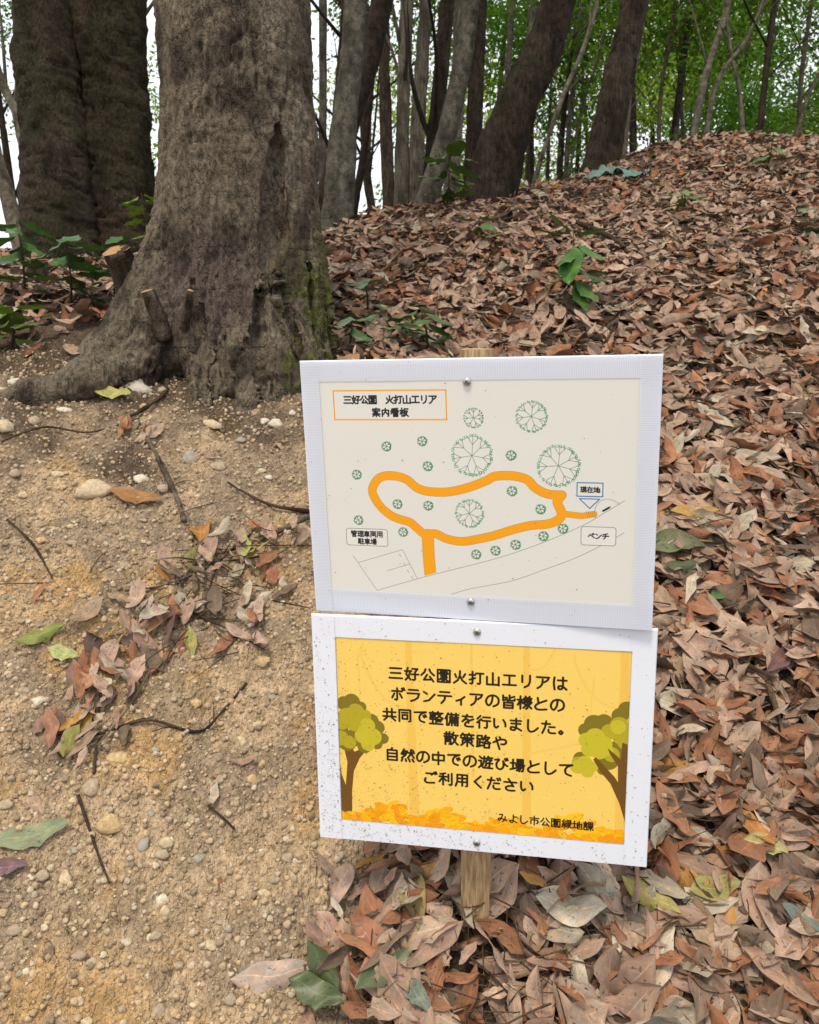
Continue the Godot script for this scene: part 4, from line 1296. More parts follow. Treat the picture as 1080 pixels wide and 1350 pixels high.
func notice_sign():
	mats.steel = plain(Color(0.5, 0.5, 0.5), 0.35)
	mats.steel.metallic = 0.9
	mats.slot = plain(Color(0.05, 0.05, 0.05), 0.6)
	mats.mud = plain(Color(0.22, 0.15, 0.09), 0.95, 0.2)
	var white := plain(Color(0.75, 0.775, 0.84), 0.5)
	var tape := StandardMaterial3D.new()
	tape.albedo_color = Color(0.92, 0.938, 0.99)
	tape.albedo_texture = stripes()
	tape.roughness = 0.42
	tape.uv1_scale = Vector3(1, 1, 1)
	var plain_tape := plain(Color(0.755, 0.785, 0.86), 0.38)
	var wood_m := tri_mat(noise_tex(0.03, 5, Color(0.55, 0.48, 0.38), Color(1, 1, 1), 31), noise_tex(0.04, 5, Color.BLACK, Color.WHITE, 32), Vector3(9, 0.9, 9), 0.12, 0.85, Color(1, 1, 1))
	wood_m.vertex_color_use_as_albedo = false
	wood_m.albedo_color = srgb(0.66, 0.49, 0.31)
	var root := thing("notice_sign", "wooden stake carrying two white edged printed park notice boards", "sign", Vector3(0.114, ground_y(0.114, -1.175), -1.175))
	# stake: a squared timber with a rough sawn top
	var foot := Vector3(0.112, 0.30, -1.172)
	var top := Vector3(0.092, 1.464, -1.160)
	var ax := (top - foot).normalized()
	var bx := ax.cross(Vector3(-0.2, 0, 0.98)).normalized()
	var bas := Basis(bx, ax, bx.cross(ax))
	var len := (top - foot).length()
	var post := mi("post", post_mesh(0.046, 0.034, len), wood_m, root)
	post.transform = Transform3D(bas, foot - root.position)
	# boards
	for k in 2:
		var up := k == 0
		var u: Vector3 = Vector3(0.9691, 0.0281, 0.2449) if up else Vector3(0.9843, 0.0193, 0.1754)
		var v: Vector3 = Vector3(-0.0348, 0.9991, 0.0229) if up else Vector3(-0.0151, 0.9996, -0.0256)
		var n: Vector3 = Vector3(-0.2441, -0.0308, 0.9693) if up else Vector3(-0.1758, 0.0226, 0.9842)
		var c: Vector3 = Vector3(0.091, 1.2624, -1.1406) if up else Vector3(0.1037, 0.8837, -1.1333)
		var w := 0.501 if up else 0.510
		var h := 0.382 if up else 0.376
		var th := 0.006
		var board := mi("board", slab(w, h, th, 0.0012), white, root)
		board.transform = Transform3D(Basis(u, v, n).orthonormalized(), c - n.normalized() * th - root.position)
		board.set_meta("label", "upper board with a park map" if up else "lower board with a yellow notice")
		var P := Rect2(23, 23, 456, 328) if up else Rect2(38, 34.5, 437, 306)
		var pm := StandardMaterial3D.new()
		pm.albedo_texture = ImageTexture.create_from_image(map_print() if up else leafy_print())
		pm.roughness = 0.5
		pm.metallic_specular = 0.45
		pm.texture_repeat = false
		var pr := mi("poster", sheet(P.size.x * 0.001, P.size.y * 0.001, 0.0006, 3 + k), pm, board)
		pr.position = Vector3((P.get_center().x * 0.001 - w * 0.5), h * 0.5 - P.get_center().y * 0.001, th + 0.0004)
		pr.set_meta("label", "cream printed map with an orange loop path" if up else "yellow printed poster with trees and fallen leaves")
		# tape along the four edges, laid over the rim of the print
		var lap := 0.031 if up else 0.0005
		var l := P.position.x * 0.001 + (0.007 if up else 0.0005)
		var r := w - P.end.x * 0.001 + (0.007 if up else 0.0005)
		var t := P.position.y * 0.001 + (0.008 if up else 0.0005)
		var b := h - P.end.y * 0.001 + (0.008 if up else 0.0005)
		var strips := [[w, t, 0.0, h * 0.5 - t * 0.5, 0.0012], [w, b, 0.0, -h * 0.5 + b * 0.5, 0.0012], [l, h, -w * 0.5 + l * 0.5, 0.0, 0.0018], [r, h, w * 0.5 - r * 0.5, 0.0, 0.0018]]
		for s in 4:
			var q: Array = strips[s]
			var tm: StandardMaterial3D = plain_tape
			if up:
				tm = tape.duplicate()
				tm.uv1_scale = Vector3(q[0] / 0.0092, 1, 1) if s < 2 else Vector3(1, 1, 1)
				if s >= 2:
					tm.albedo_texture = mats.get("stripes_side")
					if tm.albedo_texture == null:
						var si: Image = stripes().get_image()
						si.rotate_90(CLOCKWISE)
						mats.stripes_side = ImageTexture.create_from_image(si)
						tm.albedo_texture = mats.stripes_side
					tm.uv1_scale = Vector3(1, q[1] / 0.0092, 1)
				tm.transparency = BaseMaterial3D.TRANSPARENCY_ALPHA
				tm.albedo_color.a = 0.72
			var tp := mi("edge_tape", sheet(q[0] - 0.0026, q[1] - 0.0026, 0.0007 if up else 0.0011, 11 + s + 4 * k), tm, board)
			tp.position = Vector3(q[2], q[3], th + q[4])
		var sy := [0.032, 0.353] if up else [0.015, 0.360]
		for q in 2:
			screw(board, Vector3((0.244 if up else 0.2535) - w * 0.5, h * 0.5 - sy[q], th + 0.0024))
		specks(board, w * 0.985, h * 0.985, th + 0.0034, 130 if up else 2300, 40 + k, 0.05 if up else 1.0)

func post_mesh(w: float, t: float, length: float) -> ArrayMesh:
	# square timber along +y with eased corners and an uneven sawn top; its front face at z 0
	var o := []
	var e := 0.003
	var x := w * 0.5
	for p in [[-x + e, 0.0], [-x, -e], [-x, -t + e], [-x + e, -t], [x - e, -t], [x, -t + e], [x, -e], [x - e, 0.0]]: o.append(Vector2(p[0], p[1]))
	var vs := PackedVector3Array()
	var idx := PackedInt32Array()
	var rows := 60
	for j in rows + 1:
		for p in o:
			var y := length * j / rows
			var k := n_mid.get_noise_3d(p.x * 6.0, y * 1.2, p.y * 6.0) * 0.0016
			var top := (n_fine.get_noise_2d(p.x * 2.0, p.y * 2.0) * 0.002) if j == rows else 0.0
			vs.append(Vector3(p.x * (1.0 + k * 20.0), y + top, p.y + (k if p.y < -t * 0.5 else 0.0)))
	for j in rows:
		for i in 8:
			var a := j * 8 + i
			var b := j * 8 + (i + 1) % 8
			idx.append_array([a, a + 8, b, b, a + 8, b + 8])
	vs.append(Vector3(0, length + 0.001, -t * 0.5))
	for i in 8: idx.append_array([vs.size() - 1, rows * 8 + (i + 1) % 8, rows * 8 + i])
	var st := SurfaceTool.new()
	st.begin(Mesh.PRIMITIVE_TRIANGLES)
	st.set_smooth_group(-1)
	for i in idx: st.add_vertex(vs[i])
	st.generate_normals()
	return st.commit()

# ------------------------------------------------------------------ leaves
func leaf_texture(kind: int) -> ImageTexture:
	# blade along u, veins branching from the midrib, blotches
	var w := 256
	var h := 128
	var t := Image.create(w, h, false, Image.FORMAT_RGB8)
	var r := FastNoiseLite.new()
	r.seed = 71 + kind
	r.frequency = 0.02
	r.fractal_octaves = 4
	for y in h:
		for x in w:
			var v := absf((y + 0.5) / h - 0.5) * 2.0
			var u := (x + 0.5) / w
			var b := 0.84 + 0.17 * r.get_noise_2d(x * 0.6, y * 0.6) + 0.06 * r.get_noise_2d(x * 5.0, y * 5.0)
			var vein := absf(fposmod(u * 11.0 - v * 2.2, 1.0) - 0.5) * 2.0
			if kind == 0:
				b += 0.07 * smoothstep(0.8, 0.98, vein)
				b += 0.16 * smoothstep(0.05, 0.02, v)
			else:
				b -= 0.07 * smoothstep(0.86, 0.98, vein)
				b += 0.12 * smoothstep(0.06, 0.02, v)
			if r.get_noise_2d(x * 1.3 + 300.0, y * 1.3) > 0.5: b *= 0.7
			var warm := r.get_noise_2d(x * 0.7 - 90.0, y * 0.7) * 0.07
			b = clampf(b, 0.2, 1.0)
			t.set_pixel(x, y, Color(clampf(b + warm, 0, 1), b, clampf(b - warm * 0.7, 0, 1)))
	return ImageTexture.create_from_image(t)

func leaf_mesh(i: int) -> ArrayMesh:
	# a blade one unit long along x, curled and cupped in its own way, with a short stalk end
	var r := RandomNumberGenerator.new()
	r.seed = 900 + i
	var width := r.randf_range(0.15, 0.235)
	var fat := r.randf_range(0.38, 0.55)
	var bendl := r.randf_range(-0.7, 0.9)
	var cup := r.randf_range(-1.3, 1.6)
	var twist := r.randf_range(-1.1, 1.1)
	var ripple := r.randf_range(0.0, 0.045)
	var hook := r.randf_range(-0.5, 0.5)
	var saw := r.randf_range(0.03, 0.1) if i > 12 else 0.0
	if i in [4, 9, 14]: width *= 1.45      # broad oval
	if i in [5, 10]: width *= 0.6          # narrow, long
	var snapped_at := r.randf_range(0.6, 0.8) if i in [3, 8, 11, 15] else 2.0   # tip broken off
	var half := r.randf_range(0.25, 0.6) if i in [7, 11, 12] else 1.0           # one side torn away
	if i < 2:
		bendl = 0.12
		cup = 0.25
		twist = 0.1
		hook = 0.1
	var vs := PackedVector3Array()
	var uv := PackedVector2Array()
	var idx := PackedInt32Array()
	var rows := 10
	var tear := r.randf_range(-0.03, 0.03)
	for a in rows + 1:
		var u := float(a) / rows
		var body := pow(clampf((u - 0.06) / 0.94, 0.0, 1.0), fat * 1.1) * pow(1.0 - u, 0.75) * 2.05
		var wd := maxf(width * body * (1.0 + saw * (1.0 if a % 2 == 0 else -1.0)), 0.006 if u < 0.95 else 0.001)
		if u > snapped_at: wd *= maxf(0.04, 1.0 - (u - snapped_at) * 9.0)
		var lift := bendl * (u - 0.5) * (u - 0.5) + hook * pow(maxf(u - 0.55, 0.0), 2.0)
		for b in 5:
			var v := (b - 2) / 2.0
			var reach := wd * (half + 0.2 * sin(u * 23.0) if v > 0.0 and u > 0.25 else 1.0)
			var p := Vector3(minf(u, snapped_at + 0.04 + 0.05 * sin(v * 4.0 + i)) - 0.5, 0, v * reach)
			var roll := cup * (0.6 + 0.8 * absf(u - 0.45))
			p.z = sin(v * roll) / roll * reach if absf(roll) > 0.05 else p.z
			p.y = (1.0 - cos(v * roll)) / roll * reach if absf(roll) > 0.05 else 0.0
			p.y += ripple * sin(u * 14.0 + v * 3.0 + i) * absf(v)
			p.z += tear * sin(u * 9.0)
			var tw := twist * (u - 0.5)
			p = Vector3(p.x, p.y * cos(tw) - p.z * sin(tw), p.y * sin(tw) + p.z * cos(tw))
			p.y += lift
			vs.append(p)
			uv.append(Vector2(u, 0.5 + v * 0.5))
	for a in rows:
		for b in 4:
			var q := a * 5 + b
			idx.append_array([q, q + 5, q + 1, q + 1, q + 5, q + 6])
	return arrays_mesh(vs, smooth_normals(vs, idx), null, idx, uv)

const DRY := ["pinkish tan", "russet", "dark brown", "straw coloured", "orange", "olive"]

func dry_tint(r: RandomNumberGenerator, shift := 0.0) -> Array:
	var k := clampf(r.randf() + shift, 0.0, 1.0)
	if k >= 0.81 and shift > 0.0: k = r.randf()
	var c: Color
	var n := 0
	if k < 0.49: c = Color(0.41, 0.255, 0.175).lerp(Color(0.55, 0.385, 0.275), r.randf())
	elif k < 0.68:
		c = Color(0.33, 0.14, 0.07).lerp(Color(0.44, 0.22, 0.12), r.randf())
		n = 1
	elif k < 0.81:
		c = Color(0.17, 0.11, 0.075).lerp(Color(0.28, 0.19, 0.13), r.randf())
		n = 2
	elif k < 0.965:
		c = Color(0.50, 0.41, 0.29).lerp(Color(0.60, 0.50, 0.37), r.randf())
		n = 3
	elif k < 0.985:
		c = Color(0.52, 0.26, 0.07)
		n = 4
	else:
		c = Color(0.34, 0.31, 0.10)
		n = 5
	return [c * r.randf_range(0.72, 1.08), n]

func lay(x: float, z: float, yaw: float, tilt: float, roll: float, size: float, lift: float, wide := 1.0) -> Transform3D:
	var n := ground_normal(x, z)
	var t := Vector3(cos(yaw), 0, sin(yaw))
	t = (t - n * t.dot(n)).normalized()
	var b := Basis(t, n, t.cross(n))
	b = b * Basis(Vector3(0, 0, 1), tilt) * Basis(Vector3(1, 0, 0), roll)
	b = b * Basis.from_scale(Vector3(size, size, size * wide))
	return Transform3D(b, Vector3(x, ground_y(x, z), z) + n * lift)

func litter():
	var r := RandomNumberGenerator.new()
	r.seed = 4242
	var lots := []
	var tints := []
	for i in 16:
		lots.append([])
		tints.append([])
	# the carpet: laid evenly over the slope, a few layers deep
	var tries := 62000
	for k in tries:
		var z := -0.55 - 7.6 * pow(r.randf(), 1.25)
		var x := r.randf_range(-0.75 + z * 0.42, 0.85 - z * 0.72)
		var share := litter_share(x, z)
		if x < -0.3 and z < -2.7: share *= 0.5
		if r.randf() > share: continue
		if absf(x - 0.112) < 0.07 and z > -1.2 and z < -1.0 and r.randf() < 0.7: continue
		# keep the trunk's foot free
		if Vector2(x - HB.x, z - HB.z).length() < 0.27: continue
		var m := r.randi() % 16
		var size := lerpf(0.04, 0.135, pow(r.randf(), 0.75))
		if -z > 2.5: size *= lerpf(1.0, 0.8, clampf((-z - 2.5) / 1.5, 0.0, 1.0))
		lots[m].append(lay(x, z, r.randf() * TAU, r.randfn() * 0.3, r.randfn() * 0.5 + (PI if r.randf() < 0.5 else 0.0), size, 0.046 * pow(r.randf(), 1.4), r.randf_range(0.75, 1.3)))
		tints[m].append(dry_tint(r, n_big.get_noise_2d(x * 1.3 + 50.0, z * 1.3) * 0.6)[0])
	# strays on the clay
	for k in 130:
		var z := -0.9 - 1.9 * r.randf()
		var x := r.randf_range(-1.4, -0.15)
		if r.randf() > 0.35: continue
		var m := r.randi() % 16
		lots[m].append(lay(x, z, r.randf() * TAU, r.randfn() * 0.12, r.randfn() * 0.15, r.randf_range(0.03, 0.07), 0.006))
		tints[m].append(dry_tint(r)[0])
	var root := Node3D.new()
	root.name = "leaf_litter"
	add_child(root)
	tag(root, "deep carpet of dry brown fallen leaves covering the slope", "leaf litter", "", "stuff")
	for m in 16:
		var mm := MultiMesh.new()
		mm.transform_format = MultiMesh.TRANSFORM_3D
		mm.use_colors = true
		mm.mesh = leaf_meshes[m]
		mm.instance_count = lots[m].size()
		for i in lots[m].size():
			mm.set_instance_transform(i, lots[m][i])
			mm.set_instance_color(i, tints[m][i])
		var o := MultiMeshInstance3D.new()
		o.name = "leaves"
		o.multimesh = mm
		o.material_override = mats["litter%d" % (m % 2)]
		root.add_child(o, true)
	# thin stalks and shreds among the leaves
	var sm_ := MultiMesh.new()
	sm_.transform_format = MultiMesh.TRANSFORM_3D
	sm_.use_colors = true
	sm_.mesh = tube([Vector3(-0.5, 0, 0), Vector3(-0.1, 0.03, 0.05), Vector3(0.5, 0, -0.03)], [0.016, 0.014, 0.01], 4, 0.2, 0.002, Color(1, 1, 1), 2)
	sm_.instance_count = 5200
	for i in 5200:
		var z := -0.7 - 5.5 * pow(r.randf(), 1.3)
		var x := r.randf_range(-0.25, 0.7 - z * 0.6)
		if litter_share(x, z) < 0.5: x = absf(x)
		sm_.set_instance_transform(i, lay(x, z, r.randf() * TAU, r.randfn() * 0.2, r.randf() * TAU, r.randf_range(0.03, 0.12), 0.015 + 0.03 * r.randf()))
		sm_.set_instance_color(i, Color(0.16, 0.10, 0.065).lerp(Color(0.42, 0.31, 0.2), r.randf() * r.randf()))
	var so := MultiMeshInstance3D.new()
	so.name = "stalks"
	so.multimesh = sm_
	so.material_override = mats.twig
	root.add_child(so, true)
	# the nearest leaves on top of the carpet, one by one
	var made := 0
	while made < 190:
		var z := -0.98 - 1.25 * pow(r.randf(), 1.4)
		var x := r.randf_range(-0.16, 0.62 - z * 0.14)
		if litter_share(x, z) < 0.6: continue
		if absf(x - 0.11) < 0.08 and absf(z + 1.11) < 0.1: continue
		var dt := dry_tint(r)
		var t: Color = dt[0]
		t = Color(snappedf(t.r, 0.03), snappedf(t.g, 0.025), snappedf(t.b, 0.02))
		var o := mi("fallen_leaf", leaf_meshes[r.randi() % 16], leaf_mat(t, 0.7, r.randi() % 2))
		o.transform = lay(x, z, r.randf() * TAU, r.randfn() * 0.15, r.randfn() * 0.22 + (PI if r.randf() < 0.5 else 0.0), r.randf_range(0.085, 0.155), 0.030 + 0.012 * r.randf(), r.randf_range(0.85, 1.25))
		tag(o, "dry %s fallen leaf lying on top of the litter" % DRY[dt[1]], "leaf", "dry leaves on top of the litter")
		made += 1

func marked_leaves():
	var rows := [
		["yellow-green leaf lying on soil below the thick trunk", -0.898, -2.500, 0.111, 10, Color(0.42, 0.40, 0.12), 0.55],
		["glossy chestnut leaf beside the flat cream stone", -0.713, -2.094, 0.137, 15, Color(0.34, 0.16, 0.05), 0.35],
		["upright orange-brown leaf among the twigs on the clay", -0.527, -2.010, 0.110, 80, Color(0.42, 0.20, 0.05), 0.4],
		["olive green leaf on the clay at the left", -0.796, -1.666, 0.094, -30, Color(0.24, 0.26, 0.05), 0.5],
		["pale green leaf next to the olive green leaf", -0.739, -1.641, 0.067, 20, Color(0.40, 0.42, 0.16), 0.6],
		["large grey-green leaf near the lower left edge", -0.675, -1.304, 0.125, -20, Color(0.27, 0.29, 0.16), 0.6],
		["purplish brown leaf cut by the lower left edge", -0.696, -1.251, 0.06, -10, Color(0.22, 0.13, 0.13), 0.7],
		["dark green leaf at the bottom, upper of the left pair", -0.137, -1.119, 0.088, 60, Color(0.075, 0.10, 0.035), 0.35],
		["dark green leaf at the bottom, lower of the left pair", -0.143, -1.082, 0.085, 25, Color(0.08, 0.105, 0.035), 0.35],
		["dark green leaf at the bottom, pointing up to the post", -0.039, -1.107, 0.095, -35, Color(0.085, 0.115, 0.04), 0.35],
		["olive tan leaf standing left of the post foot", 0.006, -1.203, 0.095, 85, Color(0.33, 0.26, 0.10), 0.6],
		["long pale pinkish leaf at the bottom edge of the clay", -0.218, -1.107, 0.12, -8, Color(0.50, 0.38, 0.30), 0.8],
		["mustard leaf below the heap of dry leaves on clay", -0.650, -1.498, 0.07, -60, Color(0.40, 0.25, 0.04), 0.45],
		["mustard yellow leaf right of the upper board", 0.726, -2.055, 0.113, 0, Color(0.46, 0.27, 0.06), 0.5],
		["broad grey-green leaf right of the boards", 0.660, -1.962, 0.14, 5, Color(0.15, 0.16, 0.075), 0.5],
		["small dark green leaf touching the upper board's right edge", 0.650, -1.898, 0.084, 0, Color(0.09, 0.11, 0.05), 0.5],
		["small bright green leaf right of the upper board's lower corner", 0.721, -1.828, 0.061, -40, Color(0.09, 0.17, 0.05), 0.4],
		["orange leaf standing right of the lower board", 0.609, -1.308, 0.085, 70, Color(0.48, 0.20, 0.05), 0.5],
		["pale yellow leaf right of the lower board", 0.619, -1.278, 0.075, 20, Color(0.50, 0.43, 0.17), 0.6],
		["long yellow-olive leaf under the lower board's right corner", 0.400, -1.208, 0.095, 40, Color(0.42, 0.35, 0.11), 0.6],
		["olive leaf below the pale yellow leaf", 0.515, -1.226, 0.084, -10, Color(0.34, 0.29, 0.09), 0.6],
		["grey-teal leaf near the right edge at the bottom", 0.640, -1.178, 0.065, 45, Color(0.16, 0.20, 0.16), 0.6],
		["grey-teal leaf at the bottom edge below the post", 0.012, -1.075, 0.06, 60, Color(0.19, 0.22, 0.17), 0.6],
	]
	var k := 0
	for a in rows:
		var o := mi("fallen_leaf", leaf_meshes[[0, 1, 4, 6][k % 4]], leaf_mat(a[5], a[6], k % 2))
		o.transform = lay(a[1], a[2], deg_to_rad(a[4]), 0.0 if absf(a[4]) < 50 else 0.25, 0.1, a[3] * 1.1, 0.046 if a[1] > -0.19 else 0.012, 1.15)
		tag(o, a[0], "leaf")
		k += 1
	# sprig of three yellow-green leaves
	var sp := thing("leaf_sprig", "sprig of three yellow-green leaves lying on the twig heap", "sprig", Vector3(-0.40, ground_y(-0.40, -1.905) + 0.02, -1.905))
	for s in 3:
		var l := mi("leaf", leaf_meshes[s], leaf_mat(Color(0.38, 0.38, 0.11), 0.5, 0), sp)
		var a: float = [-1.7, -0.1, 0.9][s]
		l.transform = Transform3D(Basis(Vector3.UP, -a) * Basis(Vector3(0, 0, 1), 0.5) * Basis.from_scale(Vector3.ONE * 0.078), Vector3(cos(a) * 0.033, 0.022, sin(a) * 0.033))
	# heaps of dry leaves caught by the twigs
	var r := RandomNumberGenerator.new()
	r.seed = 99
	for h in [[-0.62, -1.60, 0.10, 0.16, 26], [-0.47, -1.80, 0.13, 0.09, 18], [-0.34, -1.72, 0.05, 0.06, 8], [-0.66, -1.46, 0.07, 0.05, 7], [-0.33, -2.0, 0.1, 0.06, 8], [-0.80, -2.38, 0.08, 0.05, 5], [-0.12, -1.18, 0.04, 0.1, 9], [-0.42, -1.90, 0.14, 0.10, 22], [-0.56, -1.70, 0.12, 0.10, 24], [-0.68, -1.53, 0.07, 0.08, 12], [-0.72, -2.33, 0.06, 0.04, 5]]:
		for i in h[4]:
			var x: float = h[0] + r.randfn() * h[2] * 0.5
			var z: float = h[1] + r.randfn() * h[3] * 0.5
			var dt := dry_tint(r)
			var t: Color = dt[0]
			t = Color(snappedf(t.r, 0.03), snappedf(t.g, 0.025), snappedf(t.b, 0.02))
			var o := mi("fallen_leaf", leaf_meshes[r.randi() % 16], leaf_mat(t, 0.7, r.randi() % 2))
			o.transform = lay(x, z, r.randf_range(0.5, 2.4), r.randfn() * 0.25, r.randfn() * 0.35, r.randf_range(0.05, 0.1), 0.012 + 0.02 * r.randf())
			tag(o, "dry %s leaf caught in a small heap on the clay" % DRY[dt[1]], "leaf", "dry leaves heaped on the clay")

# ------------------------------------------------------------------ stones
func stone_mesh(i: int) -> ArrayMesh:
	var vs := PackedVector3Array()
	var cs := PackedColorArray()
	var idx := PackedInt32Array()
	var rings := 6
	var sides := 9
	var sq := 0.75 + 0.06 * i
	for r in rings + 1:
		var a := PI * r / rings
		for s in sides:
			var b := TAU * s / sides + r * 0.2
			var d := Vector3(sin(a) * cos(b), cos(a), sin(a) * sin(b))
			var n := n_big.get_noise_3d(d.x + i * 7.0, d.y, d.z) * 0.5 + n_mid.get_noise_3d(d.x * 0.3, d.y * 0.3 + i * 5.0, d.z * 0.3) * 0.3
			var e := d * (0.5 + n * 0.5)
			for pl in 4:
				var fn := Vector3(sin(i * 2.3 + pl * 1.9), sin(i * 1.1 + pl * 4.7), cos(i * 3.1 + pl * 2.7)).normalized()
				var over := e.dot(fn) - 0.36
				if over > 0.0: e -= fn * over * 0.85
			vs.append(e * Vector3(1, sq, 1))
			cs.append(Color.WHITE)
	for r in rings:
		for s in sides:
			var a := r * sides + s
			var b := r * sides + (s + 1) % sides
			idx.append_array([a, b, a + sides, b, b + sides, a + sides])
	return arrays_mesh(vs, smooth_normals(vs, idx), cs, idx)

func stone_mat(c: Color) -> StandardMaterial3D:
	var key := "stone" + str(c)
	if not mats.has(key):
		var m: StandardMaterial3D = mats.stone.duplicate()
		m.albedo_color = c.linear_to_srgb()
		mats[key] = m
	return mats[key]

func set_stone(label: String, group: String, x: float, z: float, l: float, w: float, c: Color, r: RandomNumberGenerator, called := "stone"):
	var o := mi(called, stone_meshes[r.randi() % 5], stone_mat(c))
	var n := ground_normal(x, z)
	var t := Vector3(1, 0, r.randf_range(-0.4, 0.4))
	t = (t - n * t.dot(n)).normalized()
	var hgt := minf(l, w) * 0.8
	o.transform = Transform3D(Basis(t, n, t.cross(n)) * Basis.from_scale(Vector3(l, hgt, w)), Vector3(x, ground_y(x, z), z) + n * hgt * 0.08)
	tag(o, label, "stone", group)

func stones():
	var r := RandomNumberGenerator.new()
	r.seed = 31
	var tone := {"w": Color(0.78, 0.71, 0.57), "c": Color(0.68, 0.55, 0.37), "g": Color(0.44, 0.395, 0.325), "b": Color(0.50, 0.40, 0.29), "o": Color(0.66, 0.48, 0.26)}
	var rows := [
		["large pale round stone lying on the root of the thick trunk", -0.854, -2.60, 0.105, 0.085, "w"],
		["flat cream stone left of the glossy chestnut leaf", -0.827, -2.113, 0.105, 0.065, "c"],
		["white stone above the flat cream stone's right end", -0.722, -2.175, 0.045, 0.041, "w"],
		["blue-grey stone under the thick trunk", -0.615, -2.278, 0.043, 0.055, "g"],
		["brown-grey stone right of the blue-grey stone", -0.531, -2.242, 0.050, 0.042, "b"],
		["cream stone nearest below the thick trunk's foot", -0.579, -2.409, 0.063, 0.040, "c"],
		["small white oblong stone left under the yellow-green leaf", -1.008, -2.404, 0.049, 0.027, "w"],
		["dull tan stone left of the white oblong stone", -1.076, -2.353, 0.035, 0.044, "b"],
		["cream stone at the left edge above the clay", -1.139, -2.302, 0.056, 0.056, "c"],
		["cream pebble left of the flat cream stone", -0.940, -2.162, 0.041, 0.032, "c"],
		["ochre wedge-shaped stone below the long dark twig", -0.560, -1.430, 0.053, 0.035, "o"],
		["round brownish stone left of the ochre wedge", -0.595, -1.376, 0.034, 0.040, "b"],
		["smooth ochre stone right of the large grey-green leaf", -0.543, -1.322, 0.047, 0.036, "o"],
		["pointed grey stone right of the smooth ochre stone", -0.476, -1.292, 0.022, 0.030, "g"],
		["cream stone right of the pointed grey stone", -0.435, -1.298, 0.030, 0.022, "c"],
		["white stone low on the clay, larger of two", -0.422, -1.215, 0.030, 0.026, "w"],
		["cream pebble just below the white low stone", -0.410, -1.190, 0.020, 0.020, "c"],
		["upright cream stone below the large grey-green leaf", -0.601, -1.251, 0.021, 0.032, "c"],
		["brown stone left of the upright cream stone", -0.640, -1.251, 0.029, 0.021, "b"],
		["brown stone at the left edge above the grey-green leaf", -0.746, -1.353, 0.031, 0.022, "b"],
		["white pebble at the trunk's right foot, left of three", -0.43, -2.44, 0.029, 0.034, "w"],
		["white pebble at the trunk's right foot, middle and largest", -0.395, -2.42, 0.043, 0.033, "w"],
		["white pebble at the trunk's right foot, right of three", -0.35, -2.46, 0.024, 0.024, "w"],
		["white stone at the left edge beside the root tip", -1.224, -2.57, 0.043, 0.034, "w"],
		["cream stone touching the left edge beside the root tip", -1.253, -2.54, 0.033, 0.033, "c"],
		["white oblong pebble under the orange-brown leaf", -0.504, -1.992, 0.022, 0.034, "w"],
	]
	for a in rows:
		var c: Color = tone[a[5]]
		set_stone(a[0], "", a[1], a[2], a[3], a[4], c, r)
	var keys := ["w", "c", "c", "b", "o", "b", "b", "o", "c", "g", "b"]
	var said := {"w": "whitish", "c": "cream", "g": "grey", "b": "brownish", "o": "ochre"}
	for k in 170:
		var z := -0.95 - 1.6 * pow(r.randf(), 1.5)
		var x := r.randf_range(-0.25 + z * 0.42, -0.18)
		var s := lerpf(0.010, 0.027, pow(r.randf(), 1.8)) * (1.0 if -z < 1.5 else 1.25)
		var ky: String = keys[r.randi() % 11]
		set_stone("small %s pebble bedded in the bare clay" % said[ky], "pebbles on the clay", x, z, s, s * r.randf_range(0.6, 1.0), tone[ky], r, "pebble")
	# grit and crumbs of clay
	var mm := MultiMesh.new()
	mm.transform_format = MultiMesh.TRANSFORM_3D
	mm.use_colors = true
	mm.mesh = stone_meshes[2]
	mm.instance_count = 20000
	for i in 20000:
		var z := -0.85 - 2.0 * r.randf()
		var x := r.randf_range(-0.35 + z * 0.45, -0.02)
		var s := 0.002 + 0.0075 * pow(r.randf(), 3.0)
		var y := ground_y(x, z)
		mm.set_instance_transform(i, Transform3D(Basis(Vector3(r.randf(), r.randf(), r.randf()).normalized(), r.randf() * TAU).scaled(Vector3.ONE * s * 1.6), Vector3(x, y + s * 0.15, z)))
		var c := Color(0.64, 0.48, 0.31)
		if r.randf() < 0.25: c = Color(0.68, 0.57, 0.42)
		elif r.randf() < 0.3: c = Color(0.42, 0.32, 0.22)
		mm.set_instance_color(i, c * r.randf_range(0.75, 1.1))
	var o := MultiMeshInstance3D.new()
	o.name = "grit"
	o.multimesh = mm
	o.material_override = mats.stone
	add_child(o)
	tag(o, "fine grit and crumbs of clay strewn over the bare slope", "grit", "", "stuff")

